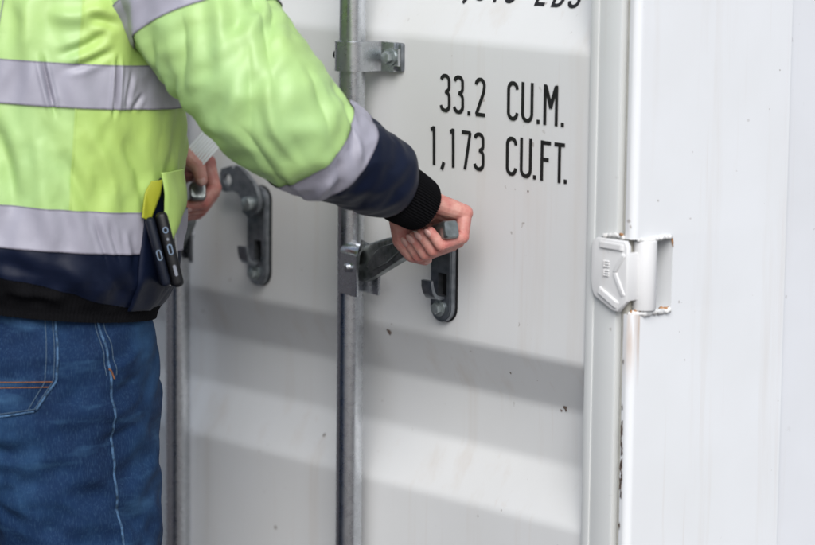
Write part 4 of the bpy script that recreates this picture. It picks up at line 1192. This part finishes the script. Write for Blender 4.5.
LF = Folds(); rnd = random.Random(77)
for k in range(24):
    u = rnd.uniform(-0.25, 0.25); v = rnd.uniform(0.06, 0.42); a = rnd.uniform(-1.3, 1.3); l_ = rnd.uniform(0.04, 0.10)
    LF.add(u, v, u+l_*math.sin(a), v+l_*math.cos(a), rnd.uniform(0.006, 0.012), rnd.choice((-1, 1))*rnd.uniform(0.003, 0.006))
cL_ = [(-0.265, -0.375, 1.435, 0.050), (-0.345, -0.355, 1.405, 0.080), (-0.41, -0.34, 1.30, 0.084), (-0.425, -0.31, 1.21, 0.080), (-0.37, -0.265, 1.185, 0.066), (-0.32, -0.24, 1.18, 0.054), (-0.285, -0.222, 1.175, 0.046), (-0.262, -0.212, 1.172, 0.030)]
sL = Sleeve([c[:3] for c in cL_], [c[3] for c in cL_], (-0.3, -0.9, 0.1), LF, 51, 0.0035)
j_ = [sL.s_of(i) for i in range(len(cL_))]
sL.slacken(80, 80, 1.10, 1.03, -0.014, 0.004, 120, 13, step=2, bend=0.12, press=0.0)
sl2 = link('sleeve', sL.grid(0.0, j_[5]+0.002, 160, 160), M_hivis, jacket, sm=True)
link('reflective_band', sL.grid(j_[4]+0.02, j_[5], 160, 30, 0.0014), M_tape, sl2, sm=True)
link('reflective_band', sL.grid(j_[1], j_[1]+0.05, 160, 30, 0.0014), M_tape, sl2, sm=True)
link('navy_cuff', sL.grid(j_[5]-0.002, j_[7], 160, 50, 0.0008), M_navy, sl2, sm=True)
knit_cuff([(-0.275, -0.217, 1.174), (-0.255, -0.207, 1.171), (-0.235, -0.196, 1.168)], [0.033, 0.034, 0.032], (0, 0, 1), sl2)

# ---------------- pocket on the right front, with two phones standing in it
def tsurf(pts, off):
    return np.array([torso(np.array([[u*D]]), np.array([[z]]), np.array([[f]]))[0, 0] for (u, z), f in zip(pts, off)])
def strip(name, left, right, mat, offl, offr, n=24, m_=8, bow=0.0, parent=None):
    """cloth strip between two (u,z) polylines on the jacket surface, lifted off it"""
    L_ = catmull([(a, b, o) for (a, b), o in zip(left, offl)], n); R_ = catmull([(a, b, o) for (a, b), o in zip(right, offr)], n)
    P = np.zeros((len(L_), m_, 3))
    for j in range(m_):
        t = j/(m_-1); q = L_*(1-t)+R_*t
        P[:, j] = torso(q[:, 0]*D, q[:, 1], q[:, 2]+bow*4*t*(1-t))
    o = link(name, grid_mesh(P), mat, parent or jacket, sm=True); thick(o, 0.0018); return o
strip('pocket_mouth', [(8, 1.205), (6.0, 1.17), (4.5, 1.10), (6, 1.052)], [(13, 1.215), (19, 1.18), (24, 1.10), (22, 1.052)], M_navy, [0.0030]*4, [0.0030]*4)
strip('pocket_lining', [(7.5, 1.212), (4.0, 1.185), (3.2, 1.168)], [(11, 1.214), (10, 1.185), (7, 1.163)], M_yellow, [0.007]*3, [0.010]*3)
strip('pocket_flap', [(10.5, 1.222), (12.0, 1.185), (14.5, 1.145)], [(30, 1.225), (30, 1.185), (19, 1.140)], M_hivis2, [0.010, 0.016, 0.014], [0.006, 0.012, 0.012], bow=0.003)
strip('zip', [(14.5, 1.150), (17.5, 1.12), (20, 1.088)], [(17.5, 1.150), (20.0, 1.12), (22, 1.086)], M_zip, [0.013, 0.013, 0.011], [0.014, 0.014, 0.012])
strip('zip', [(19.0, 1.150), (21.5, 1.12), (23.0, 1.095)], [(20.2, 1.150), (22.5, 1.12), (24, 1.095)], M_zip, [0.014, 0.014, 0.011], [0.014, 0.014, 0.012])

M_phone = plain('phone_case_black', (0.005, 0.005, 0.006), 0.45, 0.3, 0.2, 60, 0)
M_phone2 = plain('phone_case_navy', (0.005, 0.007, 0.014), 0.42, 0.3, 0.2, 60, 0)
M_port = plain('port_rim', (0.11, 0.15, 0.21), 0.3, 0.6, 0.05, 60, 0, 0.6)
M_slot = plain('speaker_slots', (0.13, 0.14, 0.17), 0.4, 0.5, 0.1, 60, 0)
def phone(top, bot, depth, th, wid, mat, label, port_t, extra, rimcol=M_port):
    a, b = Vector(at(*top, depth)), Vector(at(*bot, depth+0.004)); c = (a+b)/2
    w = (a-b).normalized(); back = (Vector(FW)*0.97+Vector(RT)*-0.10+Vector((0, 0, -0.12))); back = (back-w*back.dot(w)).normalized(); n = w.cross(back).normalized()
    M = Matrix(((w.x, n.x, back.x, c.x), (w.y, n.y, back.y, c.y), (w.z, n.z, back.z, c.z), (0, 0, 0, 1)))
    L = (a-b).length; root = empty('smartphone', tuple(c), label, 'phone', 'phones in the jacket pocket')
    root['_w'] = list(c)
    bm = bmesh.new(); bm_box(bm, -L/2, L/2, -th/2, th/2, 0.0, 0.15, 0.0058, 4, M)
    link('case', mesh_of(bm), mat, root, sm=50)
    # charging port: raised rim round a dark oblong
    def obl(cx, hl, hw, z0, z1, mt, name):
        bm = bmesh.new(); pts = []
        for k in range(16):
            t = 2*math.pi*k/16; pts.append((cx+math.copysign(max(hl-hw, 0), math.cos(t))+hw*math.cos(t), hw*math.sin(t)))
        vs1 = [bm.verts.new(M @ Vector((x, y, z0))) for x, y in pts]; vs2 = [bm.verts.new(M @ Vector((x, y, z1))) for x, y in pts]
        bm.faces.new(vs2)
        for k in range(16): bm.faces.new((vs1[k], vs1[(k+1) % 16], vs2[(k+1) % 16], vs2[k]))
        link(name, mesh_of(bm), mt, root)
    obl(port_t, 0.0066, 0.0031, 0.0, -0.0010, rimcol, 'port_rim'); obl(port_t, 0.0052, 0.0017, -0.0005, -0.0014, M_hole, 'port')
    for kind, p in extra:
        if kind == 'jack':
            obl(p, 0.0040, 0.0034, 0.0, -0.0010, rimcol, 'jack_rim'); obl(p, 0.0024, 0.0021, -0.0005, -0.0014, M_hole, 'jack')
        elif kind == 'mic': obl(p, 0.0018, 0.0014, 0.0, -0.0010, M_slot, 'microphone')
        else: obl(p, 0.0070, 0.0020, 0.0, -0.0010, M_slot, 'speaker')
    return root
phone((161.0, 212), (179.5, 287), 3.664, 0.0140, 0.08, M_phone, 'black cased phone in jacket pocket, the one nearer the zip', 0.000, [('jack', 0.024), ('mic', 0.0125), ('spk', -0.026)])
phone((149.5, 217), (167.5, 287), 3.662, 0.0115, 0.08, M_phone2, 'dark blue phone in jacket pocket, left of the black cased one', -0.004, [])

# ---------------- jeans
HIPA, HIPB = 0.168, 0.142
def jeans_base(U, V, s=1):
    z = V
    a = np.interp(z, [0.0, 0.80, 0.90, 0.98, 1.06], [0.178, 0.178, 0.178, 0.172, 0.152]); b = np.interp(z, [0.0, 0.80, 0.90, 0.98, 1.06], [0.150, 0.150, 0.150, 0.143, 0.126])
    c, q = np.cos(U), np.sin(U)
    hx = np.where(c > 0, a*np.abs(c)**0.95, -0.004+0*c); hy = b*np.sign(q)*np.abs(q)**0.95
    hy = hy-0.012*sstep(0.0, 0.3, -q)*np.exp(-((z-0.91)/0.07)**2)
    lx = np.interp(z, [0.05, 0.5, 0.75, 0.85], [0.122, 0.107, 0.092, 0.088]); ra = np.interp(z, [0.05, 0.15, 0.5, 0.70, 0.85], [0.070, 0.070, 0.077, 0.088, 0.094]); rb = np.interp(z, [0.05, 0.15, 0.5, 0.70, 0.85], [0.082, 0.082, 0.090, 0.108, 0.128])
    ly = np.interp(z, [0.05, 0.5, 0.85], [-0.02, 0.02, 0.0])
    m_ = sstep(0.74, 0.87, z)
    x = (lx+ra*c)*(1-m_)+hx*m_; y = (ly+rb*q)*(1-m_)+hy*m_
    return np.stack(np.broadcast_arrays(PC[0]+s*x, PC[1]+y, z), -1)
JF = Folds(); rnd = random.Random(9)
for u0, z0, u1, z1, w, A in [(20, 0.98, -8, 0.955, 0.007, 0.0035), (24, 0.955, -10, 0.925, 0.008, -0.0035), (22, 0.925, -5, 0.905, 0.007, 0.0035), (28, 0.90, -8, 0.875, 0.008, -0.003), (-62, 0.875, -30, 0.855, 0.009, -0.004), (-60, 0.845, -22, 0.865, 0.010, 0.004), (-70, 0.80, -40, 0.83, 0.008, -0.0035),
                           (-20, 0.84, 14, 0.80, 0.010, 0.003), (-50, 0.78, -20, 0.74, 0.012, -0.003), (-38, 1.0, -32, 0.90, 0.008, 0.0025), (-5, 0.80, 20, 0.75, 0.01, -0.003)]:
    JF.add(u0*D*0.16, z0, u1*D*0.16, z1, w, A)
for k in range(26):
    u = rnd.uniform(-0.25, 0.7)*1.0; z = rnd.uniform(0.08, 0.7); a = rnd.uniform(0.6, 2.5); l_ = rnd.uniform(0.05, 0.12)
    JF.add(u, z, u+l_*math.sin(a), z+l_*math.cos(a), rnd.uniform(0.006, 0.012), rnd.choice((-1, 1))*rnd.uniform(0.003, 0.006))
JNU, JNV, JZ0, JZ1 = 110, 130, 0.06, 1.05
JD = {}
for s_ in (1, -1):
    _U, _V = np.meshgrid(-math.pi+np.arange(JNU)/JNU*2*math.pi, np.linspace(JZ0, JZ1, JNV)); fn_ = lambda a, b: jeans_base(a, b, s_)
    JD[s_] = wrinkle(fn_(_U, _V), normals_of(fn_, _U, _V)*s_, 1.03, 1.012, -0.008, 0.003, 120, 30+s_, step=3, bend=0.15, press=0.0)
    JD[s_] *= sstep(-0.1, 0.3, np.cos(_U)+(_V < 0.8)*1.0)[..., None]
def jeans(U, V, off=0.0, s=1):
    fn = lambda a, b: jeans_base(a, b, s); P = fn(U, V); N = normals_of(fn, U, V)*s
    Uw = (U+math.pi) % (2*math.pi)-math.pi
    q = (JF(Uw*0.16, V)+0.0028*fbm(P*np.array([1, 1, 0.7]), 14, 71+s, 3))*sstep(-0.05, 0.25, np.cos(Uw)+(V < 0.8)*1.0)
    P = P+field(JD[s], (Uw+math.pi)/(2*math.pi)*JNU, (V-JZ0)/(JZ1-JZ0)*(JNV-1))
    # puckered out-seam
    q = q+0.0006*np.exp(-((Uw*0.16+0.002)/0.006)**2)*np.sin(V*330+2*np.sin(V*41))
    return P+N*(q+off)[..., None]
bm = bmesh.new()
for s in (1, -1):
    U, V = np.meshgrid(np.linspace(-math.pi, math.pi, 260, endpoint=False), np.linspace(0.06, 1.05, 320))
    me = grid_mesh(jeans(U, V, 0.0, s), True)
    b2 = bmesh.new(); b2.from_mesh(me); 
    if s < 0: bmesh.ops.reverse_faces(b2, faces=b2.faces)
    tmp = bpy.data.meshes.new('t'); b2.to_mesh(tmp); b2.free(); bm.from_mesh(tmp)
me = bpy.data.meshes.new('trousers'); bm.to_mesh(me); bm.free()
trousers = link('trousers', me, M_denim, person, sm=True); trousers['label'] = 'worn blue denim jeans'

def jribbon(name, path, w, off, mat, n=20, h_=0.0006):
    """raised ribbon along (u,z) waypoints on the jeans"""
    Q = catmull([(a, b, 0) for a, b in path], n); u, z = Q[:, 0]*D, Q[:, 1]
    P = jeans(u, z, off); T = np.gradient(P, axis=0); T /= np.linalg.norm(T, axis=1, keepdims=True)
    N = normals_of(lambda a, b: jeans_base(a, b, 1), u, z); S_ = np.cross(N, T)
    G = np.stack([P-S_*w/2, P-S_*w/4+N*h_, P+S_*w/4+N*h_, P+S_*w/2], 1)
    return link(name, grid_mesh(G), mat, trousers, sm=True)
# out-seam: pale worn ridge, curved stitching and bar tack at its top
seam = [(-6, 1.035), (-3.5, 1.0), (-1.5, 0.955), (-0.5, 0.90), (0.5, 0.82), (1.0, 0.74), (1, 0.60)]
jribbon('side_seam', seam, 0.0036, 0.0004, M_seam, 40, 0.0011)
jribbon('stitching', [(a+2.6, b) for a, b in seam[:3]], 0.0013, 0.0008, M_threadw)
jribbon('stitching', [(a-1.8, b) for a, b in seam[:3]], 0.0013, 0.0008, M_threadw)
jribbon('bar_tack', [(-2.6, 0.964), (-1.5, 0.960), (-0.4, 0.951)], 0.0022, 0.0022, M_thread)
# back pocket
def pocket_uv(S, T):
    """S 0..1 from centre-back to side, T 0..1 bottom to top"""
    ur = np.interp(T, [0, 0.28, 1], [-33, -24.5, -26]); ul = np.interp(T, [0, 0.28, 1], [-74, -82, -84])
    zb = 0.918+0.012*np.abs(S*2-1)*0-0.010*(1-np.abs(S*2-1))
    return (ul+(ur-ul)*S)*D, zb+(1.042-zb)*T
S_, T_ = np.meshgrid(np.linspace(0, 1, 60), np.linspace(0, 1, 60)); u, z = pocket_uv(S_, T_)
pk = link('back_pocket', grid_mesh(jeans(u, z, 0.0018)), M_denim, trousers, sm=True); thick(pk, 0.0016)
def pline(S0, T0, S1, T1, n=12):
    return [(float(a)/D, float(b)) for a, b in (pocket_uv(np.array(s), np.array(t)) for s, t in zip(np.linspace(S0, S1, n), np.linspace(T0, T1, n)))]
for e in (0.965, 0.90):
    jribbon('stitching', pline(e, 0.03, e, 0.98), 0.0012, 0.0024, M_threadw, 6)
jribbon('stitching', pline(0.02, 0.03, 0.97, 0.03), 0.0012, 0.0024, M_threadw, 6)
for t_ in (0.235, 0.285):
    jribbon('stitching', [(a, b+0.003*math.sin(k/11*3.1)) for k, (a, b) in enumerate(pline(0.02, t_+0.03, 0.965, t_))], 0.0014, 0.0024, M_thread, 6)
jribbon('pocket_edge', pline(0.99, 0.02, 0.99, 0.99), 0.0028, 0.0020, M_seam, 6, 0.0008)
jribbon('pocket_edge', pline(0.02, 0.005, 0.98, 0.005), 0.0022, 0.0020, M_seam, 6, 0.0006)

# boots
for s in (-1, 1):
    bm = bmesh.new(); x = PC[0]+s*0.13
    tcap(bm, (x, PC[1]-0.035, 0.16), (x, PC[1]-0.03, 0.05), 0.058, 0.048); tcap(bm, (x, PC[1]-0.04, 0.050), (x+s*0.02, PC[1]+0.16, 0.045), 0.046, 0.042); ellip(bm, (x+s*0.02, PC[1]+0.165, 0.045), (0.050, 0.06, 0.042))
    for v in bm.verts: v.co.z = max(v.co.z, 0.02)
    bt = link('boot', remeshed(bm, 0.005, 3), M_boot, person, sm=True)
    bm = bmesh.new(); pts = [(0.052*math.cos(t)*(1.0 if math.sin(t) > 0 else 0.9), (0.06+0.155*max(0, math.sin(t)))*1.0*math.sin(t) if math.sin(t) > 0 else 0.065*math.sin(t)) for t in np.linspace(0, 2*math.pi, 28, endpoint=False)]
    bm_prism(bm, pts, (1, 0, 0), (0, 1, 0), (0, 0, 1), (x+s*0.006, PC[1]-0.025, 0.001), 0, 0.026, 0.003)
    link('sole', mesh_of(bm), M_sole, bt, sm=40)

# ------------------------------------------------------------------ seal strips in the left hand
M_seal = plain('seal_plastic', (0.78, 0.80, 0.83), 0.35, 0.5, 0.05, 60, 0.05)
c = Vector(at(197, 155, 3.990)); d = (Vector(RT)*0.66+Vector(UP)*0.75+Vector(FW)*0.10).normalized(); s = (Vector(RT)*0.75-Vector(UP)*0.66); s = (s-d*s.dot(d)).normalized(); n = d.cross(s).normalized()
seals = empty('seal_strip_bundle', tuple(c), 'bundle of pale grey plastic strips held in the left hand', 'seal strips')
seals['_w'] = list(c)
for k in range(8):
    off = (k-3.5)*0.00385; M = Matrix(((s.x, d.x, n.x, c.x), (s.y, d.y, n.y, c.y), (s.z, d.z, n.z, c.z), (0, 0, 0, 1)))
    bm = bmesh.new(); bm_box(bm, off-0.0017, off+0.0017, -0.006, 0.060+0.002*(k % 3), -0.0008-0.0006*(k % 2), 0.0008-0.0006*(k % 2), 0.0005, 2, M)
    link('strip', mesh_of(bm), M_seal, seals, sm=40)

for o in bpy.data.objects:
    if '_w' in o: del o['_w']
